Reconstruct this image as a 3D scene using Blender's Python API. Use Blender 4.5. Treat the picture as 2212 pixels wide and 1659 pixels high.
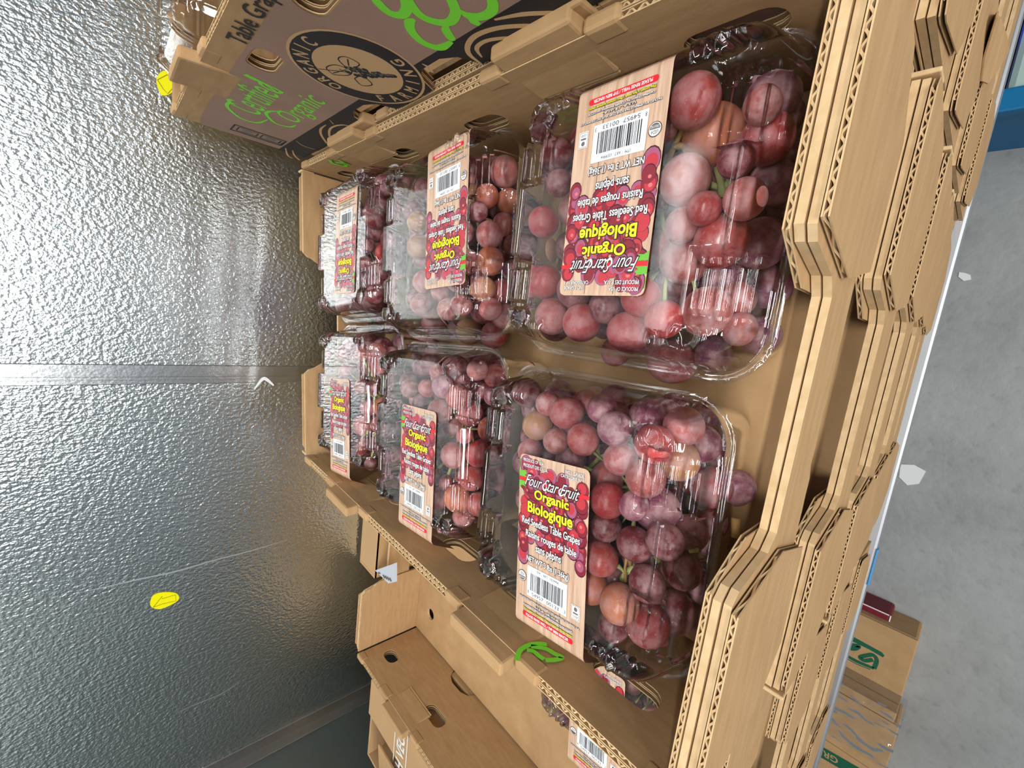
import bpy, bmesh, math, random
from mathutils import Vector, Matrix, noise
from mathutils.geometry import tessellate_polygon

# ------------------------------------------------------------------ camera, world, lights, exposure
for o in list(bpy.data.objects):
    bpy.data.objects.remove(o, do_unlink=True)
scene = bpy.context.scene
COL = scene.collection
FPX = 944.504
CAM = Vector((0.235223, -0.066244, 0.209188))
RX = Vector((0.121659, -0.669861, -0.732452))     # world direction of image right
RY = Vector((-0.980109, -0.197643, 0.01796))      # world direction of image down
RF = Vector((-0.156795, 0.715698, -0.680583))     # view direction

cam_data = bpy.data.cameras.new('camera')
cam_data.sensor_fit = 'HORIZONTAL'
cam_data.sensor_width = 36.0
cam_data.lens = FPX / 2212.0 * 36.0
cam_data.clip_start = 0.01
cam = bpy.data.objects.new('camera', cam_data)
COL.objects.link(cam)
m3 = Matrix((RX, -RY, -RF)).transposed()
cam.matrix_world = Matrix.Translation(CAM) @ m3.to_4x4()
scene.camera = cam


def at(u, v, axis, val):
    """world point seen at photograph pixel (u, v) on the plane axis = val"""
    d = RX * ((u - 1106.0) / FPX) + RY * ((v - 829.5) / FPX) + RF
    k = (val - CAM[axis]) / d[axis]
    return CAM + d * k


world = bpy.data.worlds.new('room_air')
scene.world = world
world.use_nodes = True
wb = world.node_tree.nodes['Background']
wb.inputs[0].default_value = (0.80, 0.90, 1.0, 1)
wb.inputs[1].default_value = 0.13


def area(name, loc, sx, sy, power, color, target):
    l = bpy.data.lights.new(name, 'AREA')
    l.shape = 'RECTANGLE'
    l.size, l.size_y = sx, sy
    l.energy = power
    l.color = color
    o = bpy.data.objects.new(name, l)
    o.location = loc
    o.rotation_euler = (Vector(target) - Vector(loc)).to_track_quat('-Z', 'Y').to_euler()
    COL.objects.link(o)
    return o


LAMP = (1.0, 0.98, 0.95)
area('ceiling_lamp', (0.30, 0.60, 1.35), 1.2, 0.06, 3.5, LAMP, (0.30, 0.15, 0))
area('ceiling_lamp', (0.1, -0.60, 1.55), 1.8, 0.06, 20, LAMP, (0.1, -0.2, 0))
area('ceiling_lamp', (0.3, -2.2, 1.65), 1.8, 0.10, 20, LAMP, (0.3, -1.4, 0))
area('ceiling_lamp', (0.3, -4.2, 1.75), 2.6, 0.22, 42, LAMP, (0.3, -2.4, 0))
area('ceiling_lamp', (0.3, -7.0, 1.9), 4.0, 0.40, 120, LAMP, (0.3, -4.4, 0))
scene.view_settings.view_transform = 'Standard'
scene.view_settings.look = 'None'
scene.view_settings.exposure = 0.45
scene.view_settings.gamma = 1.0
scene.view_settings.use_curve_mapping = False
scene.cycles.transparent_max_bounces = 40
scene.cycles.max_bounces = 12

R = random.Random(7)

# ------------------------------------------------------------------ materials


def nodes(name):
    m = bpy.data.materials.new(name)
    m.use_nodes = True
    nt = m.node_tree
    return m, nt, nt.nodes['Principled BSDF'], nt.nodes, nt.links


def plain(name, col, rough=0.6, metal=0.0, spec=0.3):
    m, nt, b, n, l = nodes(name)
    b.inputs['Base Color'].default_value = (*col, 1)
    b.inputs['Roughness'].default_value = rough
    b.inputs['Metallic'].default_value = metal
    b.inputs['Specular IOR Level'].default_value = spec
    return m


def ramp(n, l, fac, stops):
    r = n.new('ShaderNodeValToRGB')
    els = r.color_ramp.elements
    while len(els) < len(stops):
        els.new(0.5)
    for e, (p, c) in zip(els, stops):
        e.position = p
        e.color = (*c, 1)
    l.new(fac, r.inputs[0])
    return r.outputs[0]


def tex_noise(n, l, scale, detail=3, stretch=None, rough=0.5):
    tc = n.new('ShaderNodeTexCoord')
    mp = n.new('ShaderNodeMapping')
    if stretch:
        mp.inputs['Scale'].default_value = stretch
    l.new(tc.outputs['Object'], mp.inputs[0])
    t = n.new('ShaderNodeTexNoise')
    t.inputs['Scale'].default_value = scale
    t.inputs['Detail'].default_value = detail
    t.inputs['Roughness'].default_value = rough
    l.new(mp.outputs[0], t.inputs['Vector'])
    return t.outputs['Fac'], mp


def bump(n, l, b, height, strength, dist):
    bp = n.new('ShaderNodeBump')
    bp.inputs['Strength'].default_value = strength
    bp.inputs['Distance'].default_value = dist
    l.new(height, bp.inputs['Height'])
    l.new(bp.outputs[0], b.inputs['Normal'])


def cardboard(name, c0, c1, scale=30, stretch=(1, 1, 6)):
    m, nt, b, n, l = nodes(name)
    f, _ = tex_noise(n, l, scale, 5, stretch)
    l.new(ramp(n, l, f, [(0.3, c0), (0.7, c1)]), b.inputs['Base Color'])
    b.inputs['Roughness'].default_value = 0.78
    b.inputs['Specular IOR Level'].default_value = 0.2
    f2, _ = tex_noise(n, l, 500, 2)
    bump(n, l, b, f2, 0.12, 0.0006)
    return m


M = {}
M['kraft'] = cardboard('kraft_cardboard', (0.40, 0.245, 0.115), (0.47, 0.30, 0.15))
M['kraft_edge'] = cardboard('kraft_cut_edge', (0.55, 0.38, 0.20), (0.68, 0.49, 0.28), 120, (1, 1, 1))
M['kraft_old'] = cardboard('kraft_smooth', (0.43, 0.265, 0.13), (0.48, 0.30, 0.15), 12, (1, 1, 1))
M['mauve'] = cardboard('mauve_print', (0.30, 0.195, 0.145), (0.345, 0.225, 0.17), 20, (1, 1, 1))
M['black'] = plain('black_ink', (0.016, 0.015, 0.017), 0.6)
M['green'] = plain('green_ink', (0.19, 0.72, 0.04), 0.6)
M['cream'] = plain('cream_ink', (0.52, 0.34, 0.17), 0.7)
M['white'] = plain('white_ink', (0.85, 0.85, 0.85), 0.5)
M['whitebox'] = plain('white_print', (0.88, 0.92, 0.97), 0.4)
M['yellow'] = plain('yellow_ink', (0.93, 0.84, 0.02), 0.5)
M['red'] = plain('red_ink', (0.72, 0.02, 0.03), 0.45)
M['leaf'] = plain('leaf_green_ink', (0.14, 0.45, 0.04), 0.45)
M['g0'] = plain('grape_print_dark', (0.05, 0.008, 0.02), 0.4)
M['g1'] = plain('grape_print_deep', (0.22, 0.016, 0.03), 0.4)
M['g2'] = plain('grape_print_red', (0.48, 0.035, 0.05), 0.4)
M['g3'] = plain('grape_print_light', (0.70, 0.16, 0.17), 0.4)
M['g4'] = plain('grape_print_purple', (0.34, 0.09, 0.17), 0.4)
M['grey'] = plain('grey_ink', (0.15, 0.13, 0.12), 0.6)
M['vegwhite'] = plain('white_carton_print', (0.72, 0.70, 0.66), 0.7)

# printed wood of the labels
m, nt, b, n, l = nodes('label_wood_print')
f, _ = tex_noise(n, l, 60, 4, (0.35, 6, 1))
l.new(ramp(n, l, f, [(0.3, (0.44, 0.27, 0.18)), (0.55, (0.60, 0.41, 0.29)), (0.75, (0.70, 0.52, 0.39))]), b.inputs['Base Color'])
b.inputs['Roughness'].default_value = 0.35
b.inputs['Specular IOR Level'].default_value = 0.35
M['wood'] = m

# clear PET: thin sheet that lets light straight through and mirrors by angle
m = bpy.data.materials.new('clear_plastic')
m.use_nodes = True
nt = m.node_tree
n, l = nt.nodes, nt.links
n.clear()
out = n.new('ShaderNodeOutputMaterial')
mix = n.new('ShaderNodeMixShader')
tr = n.new('ShaderNodeBsdfTransparent')
tr.inputs[0].default_value = (0.955, 0.965, 0.97, 1)
gl = n.new('ShaderNodeBsdfGlossy')
gl.inputs['Roughness'].default_value = 0.035
gl.inputs['Color'].default_value = (1, 1, 1, 1)
fr = n.new('ShaderNodeFresnel')
fr.inputs[0].default_value = 1.5
mu = n.new('ShaderNodeMath')
mu.operation = 'MULTIPLY_ADD'
mu.inputs[1].default_value = 1.1
mu.inputs[2].default_value = 0.012
mu.use_clamp = True
l.new(fr.outputs[0], mu.inputs[0])
l.new(mu.outputs[0], mix.inputs[0])
l.new(tr.outputs[0], mix.inputs[1])
l.new(gl.outputs[0], mix.inputs[2])
l.new(mix.outputs[0], out.inputs[0])
f, _ = tex_noise(n, l, 45, 2)
bp = n.new('ShaderNodeBump')
bp.inputs['Strength'].default_value = 0.08
bp.inputs['Distance'].default_value = 0.002
l.new(f, bp.inputs['Height'])
l.new(bp.outputs[0], gl.inputs['Normal'])
M['clear'] = m

# grape skin: the object's own colour, dusted with pale bloom
m, nt, b, n, l = nodes('grape_skin')
oi = n.new('ShaderNodeObjectInfo')
tc = n.new('ShaderNodeTexCoord')
va = n.new('ShaderNodeVectorMath')
va.operation = 'MULTIPLY_ADD'
cb = n.new('ShaderNodeCombineXYZ')
for k in range(3):
    mm = n.new('ShaderNodeMath')
    mm.operation = 'MULTIPLY'
    mm.inputs[1].default_value = (37.0, 71.0, 113.0)[k]
    l.new(oi.outputs['Random'], mm.inputs[0])
    l.new(mm.outputs[0], cb.inputs[k])
l.new(tc.outputs['Object'], va.inputs[0])
va.inputs[1].default_value = (1, 1, 1)
l.new(cb.outputs[0], va.inputs[2])
def gnoise(scale, detail, rough=0.5):
    t = n.new('ShaderNodeTexNoise')
    t.inputs['Scale'].default_value = scale
    t.inputs['Detail'].default_value = detail
    t.inputs['Roughness'].default_value = rough
    l.new(va.outputs[0], t.inputs['Vector'])
    return t.outputs['Fac']
big = gnoise(1.3, 5, 0.6)
fine = gnoise(9, 3)
bl = ramp(n, l, big, [(0.40, (0, 0, 0)), (0.62, (1, 1, 1))])
mx = n.new('ShaderNodeMix')
mx.data_type = 'RGBA'
mx.inputs['B'].default_value = (0.60, 0.36, 0.37, 1)
mf = n.new('ShaderNodeMath')
mf.operation = 'MULTIPLY'
l.new(bl, mf.inputs[0])
l.new(oi.outputs['Alpha'], mf.inputs[1])
l.new(mf.outputs[0], mx.inputs['Factor'])
l.new(oi.outputs['Color'], mx.inputs['A'])
sp = ramp(n, l, fine, [(0.62, (0, 0, 0)), (0.70, (1, 1, 1))])
mx2 = n.new('ShaderNodeMix')
mx2.data_type = 'RGBA'
mx2.blend_type = 'MIX'
mx2.inputs['B'].default_value = (0.62, 0.40, 0.40, 1)
mg = n.new('ShaderNodeMath')
mg.operation = 'MULTIPLY'
mg.inputs[1].default_value = 0.35
l.new(sp, mg.inputs[0])
l.new(mg.outputs[0], mx2.inputs['Factor'])
l.new(mx.outputs['Result'], mx2.inputs['A'])
l.new(mx2.outputs['Result'], b.inputs['Base Color'])
rr = n.new('ShaderNodeMapRange')
rr.inputs['To Min'].default_value = 0.28
rr.inputs['To Max'].default_value = 0.55
l.new(bl, rr.inputs[0])
l.new(rr.outputs[0], b.inputs['Roughness'])
b.inputs['Subsurface Weight'].default_value = 0.25
b.inputs['Subsurface Radius'].default_value = (0.006, 0.002, 0.002)
b.inputs['Subsurface Scale'].default_value = 1.0
b.inputs['Specular IOR Level'].default_value = 0.5
M['grape'] = m
M['stem'] = plain('green_stem', (0.42, 0.44, 0.16), 0.6)
M['stem_brown'] = plain('brown_stem', (0.42, 0.25, 0.09), 0.6)

# stucco embossed galvanised sheet
def steel(name, c0, c1, emb, rough, tone=3.0):
    m, nt, b, n, l = nodes(name)
    f, _ = tex_noise(n, l, tone, 4)
    l.new(ramp(n, l, f, [(0.3, c0), (0.7, c1)]), b.inputs['Base Color'])
    b.inputs['Metallic'].default_value = 1.0
    b.inputs['Roughness'].default_value = rough
    if emb:
        f1, mp = tex_noise(n, l, 235, 1.5, (1.0, 1.0, 0.7))
        f2, _ = tex_noise(n, l, 420, 1)
        ad = n.new('ShaderNodeMath')
        ad.operation = 'MULTIPLY_ADD'
        ad.inputs[1].default_value = 0.3
        l.new(f2, ad.inputs[0])
        l.new(f1, ad.inputs[2])
        bump(n, l, b, ad.outputs[0], emb, 0.004)
    return m


M['stucco'] = steel('stucco_steel', (0.60, 0.66, 0.675), (0.70, 0.755, 0.77), 0.26, 0.24)
M['strip'] = steel('seam_steel', (0.52, 0.56, 0.58), (0.62, 0.65, 0.66), 0.05, 0.25)
M['sidewall'] = steel('side_steel', (0.20, 0.235, 0.225), (0.24, 0.275, 0.26), 0.05, 0.45)
M['shelf'] = steel('shelf_steel', (0.42, 0.44, 0.46), (0.50, 0.52, 0.55), 0.0, 0.5)
M['scratch'] = plain('scratch_bright', (0.75, 0.8, 0.84), 0.4, 1.0)

m, nt, b, n, l = nodes('concrete_floor')
f, _ = tex_noise(n, l, 4, 8, None, 0.6)
f2, _ = tex_noise(n, l, 45, 5)
c1 = ramp(n, l, f, [(0.30, (0.23, 0.24, 0.24)), (0.5, (0.295, 0.31, 0.308)), (0.72, (0.36, 0.375, 0.375))])
mx = n.new('ShaderNodeMix')
mx.data_type = 'RGBA'
mx.blend_type = 'MULTIPLY'
mx.inputs['Factor'].default_value = 0.55
l.new(c1, mx.inputs['A'])
l.new(ramp(n, l, f2, [(0.28, (0.72, 0.72, 0.72)), (0.42, (1, 1, 1))]), mx.inputs['B'])
l.new(mx.outputs['Result'], b.inputs['Base Color'])
b.inputs['Roughness'].default_value = 0.5
bump(n, l, b, f2, 0.15, 0.01)
M['floor'] = m
M['blue'] = plain('blue_plastic', (0.008, 0.16, 0.36), 0.4)
M['navy'] = plain('navy_box', (0.012, 0.015, 0.22), 0.5)
M['bluebright'] = plain('bright_blue_panel', (0.0, 0.02, 0.85), 0.5)
M['mint'] = plain('pale_green_plastic', (0.42, 0.56, 0.52), 0.4)
M['tapeblue'] = plain('blue_tape', (0.06, 0.28, 0.6), 0.5)
M['darkred'] = plain('dark_red_box', (0.16, 0.008, 0.018), 0.5)
M['darkgreen'] = plain('dark_green_ink', (0.008, 0.10, 0.05), 0.6)
M['paper'] = plain('white_paper', (0.48, 0.51, 0.56), 0.6)
M['film'] = M['clear']
M['sticker'] = plain('yellow_sticker', (0.80, 0.76, 0.0), 0.4)
M['olive'] = plain('arrow_outline', (0.22, 0.20, 0.01), 0.5)
M['putty'] = plain('white_caulk', (0.75, 0.77, 0.78), 0.6)

# ------------------------------------------------------------------ helpers


class MB:
    def __init__(s):
        s.v, s.f, s.mi, s.mats = [], [], [], []

    def mat(s, m):
        if m not in s.mats:
            s.mats.append(m)
        return s.mats.index(m)

    def add(s, vs, fs, m):
        k = s.mat(m)
        o = len(s.v)
        s.v += [tuple(p) for p in vs]
        for f in fs:
            s.f.append(tuple(i + o for i in f))
            s.mi.append(k)

    def box(s, x0, x1, y0, y1, z0, z1, m, T=None):
        vs = [(x, y, z) for z in (z0, z1) for y in (y0, y1) for x in (x0, x1)]
        if T:
            vs = [T(*p) for p in vs]
        s.add(vs, [(0, 2, 3, 1), (4, 5, 7, 6), (0, 1, 5, 4), (2, 6, 7, 3), (0, 4, 6, 2), (1, 3, 7, 5)], m)

    def bevbox(s, x0, x1, y0, y1, z0, z1, r, m, T=None):
        bm = bmesh.new()
        bmesh.ops.create_cube(bm, size=1)
        for v in bm.verts:
            v.co = ((x0 + x1) / 2 + v.co.x * (x1 - x0), (y0 + y1) / 2 + v.co.y * (y1 - y0), (z0 + z1) / 2 + v.co.z * (z1 - z0))
        bmesh.ops.bevel(bm, geom=bm.edges[:], offset=r, segments=2, profile=0.5, affect='EDGES')
        bm.verts.index_update()
        vs = [tuple(v.co) for v in bm.verts]
        if T:
            vs = [T(*p) for p in vs]
        s.add(vs, [[v.index for v in f.verts] for f in bm.faces], m)
        bm.free()

    def plate(s, poly, holes, P, n0, n1, m, me=None):
        """polygon with holes extruded between two offsets; P(u, v, n) -> point"""
        me = me or m
        loops = [poly] + list(holes)
        flat = [p for lp in loops for p in lp]
        tris = tessellate_polygon([[Vector((p[0], p[1], 0)) for p in lp] for lp in loops])
        N = len(flat)
        s.add([P(u, v, n0) for u, v in flat], [t for t in tris], m)
        s.add([P(u, v, n1) for u, v in flat], [t[::-1] for t in tris], m)
        o = 0
        for lp in loops:
            k = len(lp)
            vs = [P(u, v, n0) for u, v in lp] + [P(u, v, n1) for u, v in lp]
            s.add(vs, [(i, (i + 1) % k, k + (i + 1) % k, k + i) for i in range(k)], me)
            o += k

    def flutes(s, u0, u1, top, depth, P, n0, n1, m, pitch=0.0075):
        """corrugated medium along a cut edge: a thick sine ribbon between two liners"""
        th = 0.0005
        a = (n1 - n0) / 2 - 0.0007
        mid = (n0 + n1) / 2
        steps = max(8, int((u1 - u0) / pitch * 8))
        vs, fs = [], []
        ph = R.random() * 6
        for i in range(steps + 1):
            u = u0 + (u1 - u0) * i / steps
            w = ph + 2 * math.pi * u / pitch
            c = mid + a * math.sin(w)
            sl = a * 2 * math.pi / pitch * math.cos(w)
            k = math.sqrt(1 + sl * sl)
            du, dn = -th * sl / k, th / k
            t = top(u) - 0.0004 - 0.0005 * R.random()
            for d, e in ((1, 0), (-1, 0), (1, depth), (-1, depth)):
                vs.append(P(u + du * d, t - e, c + dn * d))
        for i in range(steps):
            a0, b0 = i * 4, i * 4 + 4
            fs += [(a0, b0, b0 + 1, a0 + 1), (a0, a0 + 2, b0 + 2, b0), (a0 + 1, b0 + 1, b0 + 3, a0 + 3)]
        s.add(vs, fs, m)

    def tube(s, pts, rad, m, seg=8):
        pts = [Vector(p) for p in pts]
        vs, fs = [], []
        for i, p in enumerate(pts):
            d = (pts[min(i + 1, len(pts) - 1)] - pts[max(i - 1, 0)]).normalized()
            a = d.orthogonal().normalized()
            c = d.cross(a)
            r = rad[i] if isinstance(rad, (list, tuple)) else rad
            vs += [p + (a * math.cos(t) + c * math.sin(t)) * r for t in [2 * math.pi * k / seg for k in range(seg)]]
        for i in range(len(pts) - 1):
            for k in range(seg):
                k2 = (k + 1) % seg
                fs.append((i * seg + k, i * seg + k2, (i + 1) * seg + k2, (i + 1) * seg + k))
        fs.append(tuple(range(seg))[::-1])
        fs.append(tuple((len(pts) - 1) * seg + k for k in range(seg)))
        s.add(vs, fs, m)

    def mesh(s, name, smooth=False):
        me = bpy.data.meshes.new(name)
        me.from_pydata(s.v, [], s.f)
        for mt in s.mats:
            me.materials.append(mt)
        me.polygons.foreach_set('material_index', s.mi)
        if smooth:
            me.polygons.foreach_set('use_smooth', [True] * len(me.polygons))
        me.update()
        return me

    def build(s, name, parent=None, smooth=False, loc=None, **props):
        return obj(name, s.mesh(name, smooth), parent, loc, **props)


def obj(name, me, parent=None, loc=None, **props):
    o = bpy.data.objects.new(name, me)
    COL.objects.link(o)
    if parent:
        o.parent = parent
    if loc is not None:
        o.location = loc
    for k, v in props.items():
        o[k] = v
    return o


def thing(name, label, cat, loc=(0, 0, 0), rz=0.0, group=None):
    o = bpy.data.objects.new(name, None)
    COL.objects.link(o)
    o.empty_display_size = 0.02
    o.location = loc
    o.rotation_euler = (0, 0, rz)
    o['label'] = label
    o['category'] = cat
    if group:
        o['group'] = group
    return o


def tag(o, label, cat, group=None):
    o['label'] = label
    o['category'] = cat
    if group:
        o['group'] = group
    return o


def dup(root, label, loc, rz=0.0):
    r = root.copy()
    COL.objects.link(r)
    r.location = loc
    r.rotation_euler = (0, 0, rz)
    r['label'] = label
    for ch in [c for c in bpy.data.objects if c.parent == root]:
        c = ch.copy()
        COL.objects.link(c)
        c.parent = r
        for g in [g for g in bpy.data.objects if g.parent == ch]:
            d = g.copy()
            COL.objects.link(d)
            d.parent = c
    return r


def fix_normals(me):
    bm = bmesh.new()
    bm.from_mesh(me)
    bmesh.ops.recalc_face_normals(bm, faces=bm.faces[:])
    bm.to_mesh(me)
    bm.free()


_tc = {}


def glyphs(body, off=0.0, shear=0.0):
    key = (body, off, shear)
    if key in _tc:
        return _tc[key]
    cu = bpy.data.curves.new('lettering', 'FONT')
    cu.body = body
    cu.size = 1.0
    cu.offset = off
    cu.shear = shear
    cu.resolution_u = 3
    o = bpy.data.objects.new('lettering', cu)
    COL.objects.link(o)
    dg = bpy.context.evaluated_depsgraph_get()
    me = bpy.data.meshes.new_from_object(o.evaluated_get(dg))
    vs = [(v.co.x, v.co.y) for v in me.vertices]
    fs = [tuple(p.vertices) for p in me.polygons]
    bpy.data.objects.remove(o)
    bpy.data.curves.remove(cu)
    bpy.data.meshes.remove(me)
    xs = [v[0] for v in vs]
    ys = [v[1] for v in vs]
    _tc[key] = (vs, fs, (min(xs), max(xs), min(ys), max(ys)))
    return _tc[key]


def put_text(mb, body, u0, u1, v0, v1, P, n, m, off=0.0, shear=0.0, outline=None, om=None):
    """lettering fitted to the box u0..u1, v0..v1 (v up) of a surface P(u, v, n)"""
    vs, fs, bb = glyphs(body, off, shear)
    sx = (u1 - u0) / (bb[1] - bb[0])
    sy = (v1 - v0) / (bb[3] - bb[2])
    mp = lambda q, e: P(u0 + (q[0] - bb[0]) * sx, v0 + (q[1] - bb[2]) * sy, n + e)
    if outline:
        v2, f2, _ = glyphs(body, off + outline, shear)
        mb.add([mp(q, 0) for q in v2], f2, om or M['black'])
        mb.add([mp(q, 0.00008) for q in vs], fs, m)
    else:
        mb.add([mp(q, 0) for q in vs], fs, m)


def poly(mb, pts, P, n, m):
    tr = tessellate_polygon([[Vector((p[0], p[1], 0)) for p in pts]])
    mb.add([P(u, v, n) for u, v in pts], tr, m)


def ellipse(cu, cv, ru, rv, k=24, a0=0.0, a1=2 * math.pi, rot=0.0):
    e = []
    for i in range(k):
        t = a0 + (a1 - a0) * i / (k if abs(a1 - a0 - 2 * math.pi) < 1e-6 else k - 1)
        x, y = ru * math.cos(t), rv * math.sin(t)
        e.append((cu + x * math.cos(rot) - y * math.sin(rot), cv + x * math.sin(rot) + y * math.cos(rot)))
    return e


def stroke(mb, pts, w, P, n, m, sub=6):
    """flat ribbon along a smooth path, w a width or one per point"""
    P2 = [Vector(p) for p in pts]
    W = w if isinstance(w, (list, tuple)) else [w] * len(P2)
    path, ws = [], []
    for i in range(len(P2) - 1):
        p0, p1, p2, p3 = P2[max(i - 1, 0)], P2[i], P2[i + 1], P2[min(i + 2, len(P2) - 1)]
        for j in range(sub):
            t = j / sub
            path.append(0.5 * ((2 * p1) + (p2 - p0) * t + (2 * p0 - 5 * p1 + 4 * p2 - p3) * t * t + (3 * p1 - p0 - 3 * p2 + p3) * t ** 3))
            ws.append(W[i] * (1 - t) + W[i + 1] * t)
    path.append(P2[-1])
    ws.append(W[-1])
    vs = []
    for i, p in enumerate(path):
        d = path[min(i + 1, len(path) - 1)] - path[max(i - 1, 0)]
        d = d.normalized() if d.length > 0 else Vector((1, 0))
        nn = Vector((-d.y, d.x)) * ws[i] / 2
        vs += [P(p.x + nn.x, p.y + nn.y, n), P(p.x - nn.x, p.y - nn.y, n)]
    mb.add(vs, [(2 * i, 2 * i + 1, 2 * i + 3, 2 * i + 2) for i in range(len(path) - 1)], m)


def rrect(u0, u1, v0, v1, r, k=5):
    pts = []
    for cx, cy, a in ((u1 - r, v1 - r, 0), (u0 + r, v1 - r, 90), (u0 + r, v0 + r, 180), (u1 - r, v0 + r, 270)):
        for i in range(k + 1):
            t = math.radians(a + 90 * i / k)
            pts.append((cx + r * math.cos(t), cy + r * math.sin(t)))
    return pts


# ------------------------------------------------------------------ structure
WALL_Y = 0.71
LEFT_X = -0.63
FLOOR_Z = -1.25
mb = MB()
mb.box(-4, 4, -9, 1, FLOOR_Z - 0.05, FLOOR_Z, M['floor'])
mb.build('floor', kind='structure')
mb = MB()
mb.box(LEFT_X - 0.05, 3, WALL_Y, WALL_Y + 0.05, FLOOR_Z, 2.4, M['stucco'])
wall = mb.build('wall_back', kind='structure')
mb = MB()
mb.box(LEFT_X - 0.05, LEFT_X, 0.06, WALL_Y, FLOOR_Z, 2.4, M['sidewall'])
mb.build('wall_left', kind='structure')
# seam strip on the wall
mb = MB()
xa, xb = at(300, 787, 1, WALL_Y).x, at(300, 830, 1, WALL_Y).x
xs0, xs1 = min(xa, xb), max(xa, xb)
mb.bevbox(xs0, xs1, WALL_Y - 0.0025, WALL_Y + 0.001, FLOOR_Z, 2.4, 0.001, M['strip'])
mb.bevbox(xs0 + 0.006, xs0 + 0.011, WALL_Y - 0.0032, WALL_Y - 0.002, FLOOR_Z, 2.4, 0.0004, M['strip'])
mb.build('trim_1', kind='structure')
# corner angle
mb = MB()
mb.bevbox(LEFT_X, LEFT_X + 0.024, WALL_Y - 0.003, WALL_Y, FLOOR_Z, 2.4, 0.001, M['strip'])
mb.bevbox(LEFT_X, LEFT_X + 0.003, WALL_Y - 0.024, WALL_Y, FLOOR_Z, 2.4, 0.001, M['strip'])
tr2 = mb.build('trim_2', kind='structure')
mb = MB()
for (u, v) in ((607, 1630), (725, 1555), (745, 1540)):
    p = at(u, v, 1, WALL_Y - 0.003)
    mb.bevbox(p.x - 0.006, p.x + 0.006, WALL_Y - 0.006, WALL_Y - 0.002, p.z - 0.007, p.z + 0.007, 0.002, M['putty'])
mb.build('caulk_blob', parent=tr2)
# scratches
mb = MB()
WP = lambda u, v, n: (u, WALL_Y - 0.0004 - n, v)
def wall_pts(px):
    return [(at(u, v, 1, WALL_Y).x, at(u, v, 1, WALL_Y).z) for u, v in px]
stroke(mb, wall_pts([(190, 1276), (300, 1251), (380, 1234), (470, 1208), (540, 1190), (620, 1166)]), [0.0008, 0.0022, 0.0026, 0.0024, 0.0022, 0.0008], WP, 0, M['scratch'])
stroke(mb, wall_pts([(380, 1540), (430, 1518), (480, 1497), (520, 1470)]), [0.0006, 0.0016, 0.0016, 0.0006], WP, 0, M['scratch'])
stroke(mb, wall_pts([(548, 840), (566, 818), (576, 820), (590, 832)]), [0.002, 0.005, 0.005, 0.002], lambda u, v, n: (u, WALL_Y - 0.0036 - n, v), 0, M['putty'])
mb.build('scratch', parent=wall)
# the oval arrow stickers on the wall
for px, lab in (([(325, 1308), (330, 1287), (350, 1279), (378, 1280), (387, 1291), (375, 1303), (345, 1315)], 'yellow oval arrow sticker on the bare steel wall, at left above the cartons'),
                ([(338, 176), (343, 160), (356, 153), (372, 158), (376, 182), (371, 200), (355, 207), (345, 200)], 'yellow oval arrow sticker on the steel wall half hidden by the printed grape carton')):
    mb = MB()
    pts = wall_pts(px)
    ctr_ = [Vector(q) for q in pts]
    nn_ = len(ctr_)
    sp_ = []
    for i_ in range(nn_):
        a0, a1, a2, a3 = ctr_[i_ - 1], ctr_[i_], ctr_[(i_ + 1) % nn_], ctr_[(i_ + 2) % nn_]
        for j_ in range(5):
            t = j_ / 5
            q = 0.5 * ((2 * a1) + (a2 - a0) * t + (2 * a0 - 5 * a1 + 4 * a2 - a3) * t * t + (3 * a1 - a0 - 3 * a2 + a3) * t ** 3)
            sp_.append((q.x, q.y))
    mb.plate(sp_, [], WP, 0, 0.0006, M['sticker'])
    cx = sum(p[0] for p in pts) / len(pts)
    cz = sum(p[1] for p in pts) / len(pts)
    inn = [(cx + (p[0] - cx) * 0.72, cz + (p[1] - cz) * 0.62) for p in pts]
    if lab.startswith('yellow oval arrow sticker on the bare'):
        inn = wall_pts([(331, 1311), (343, 1296), (350, 1287), (349, 1293), (379, 1284), (380, 1297), (350, 1304)])
    else:
        inn = wall_pts([(340, 173), (361, 162), (371, 168), (374, 190), (362, 203), (352, 192)])
    stroke(mb, inn + [inn[0]], 0.0008, WP, 0.0008, M['olive'], 1)
    tag(mb.build('arrow_sticker'), lab, 'sticker', 'yellow arrow stickers')

# steel shelf the stacks stand on
SHELF_Z = -0.642
mb = MB()
mb.bevbox(LEFT_X + 0.02, 1.6, -0.0125, WALL_Y - 0.012, SHELF_Z - 0.014, SHELF_Z, 0.004, M['shelf'])
sh = thing('steel_shelf', 'galvanised steel shelf with a bright rounded edge under the carton stacks', 'shelf')
mb.build('shelf_top', sh)
mb = MB()
for x in (LEFT_X + 0.06, 1.5):
    for y in (0.45, 0.66):
        mb2 = MB()
        mb2.bevbox(x - 0.02, x + 0.02, y - 0.02, y + 0.02, FLOOR_Z, SHELF_Z - 0.013, 0.003, M['shelf'])
        mb2.build('leg', sh)
mb = MB()
a, b_ = at(1890, 1185, 2, SHELF_Z), at(1868, 1262, 2, SHELF_Z)
mb.bevbox(b_.x, a.x, -0.0140, -0.0115, SHELF_Z - 0.011, SHELF_Z + 0.001, 0.0008, M['tapeblue'])
mb.build('blue_tape', sh, label='strip of blue tape on the shelf edge')

# ------------------------------------------------------------------ grape cartons
W, D, H = 0.40, 0.60, 0.126
POST = 0.118


SLOTS = ((0.058, 0.026), (0.262, 0.024), (0.405, 0.023), (0.556, 0.016))


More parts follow.
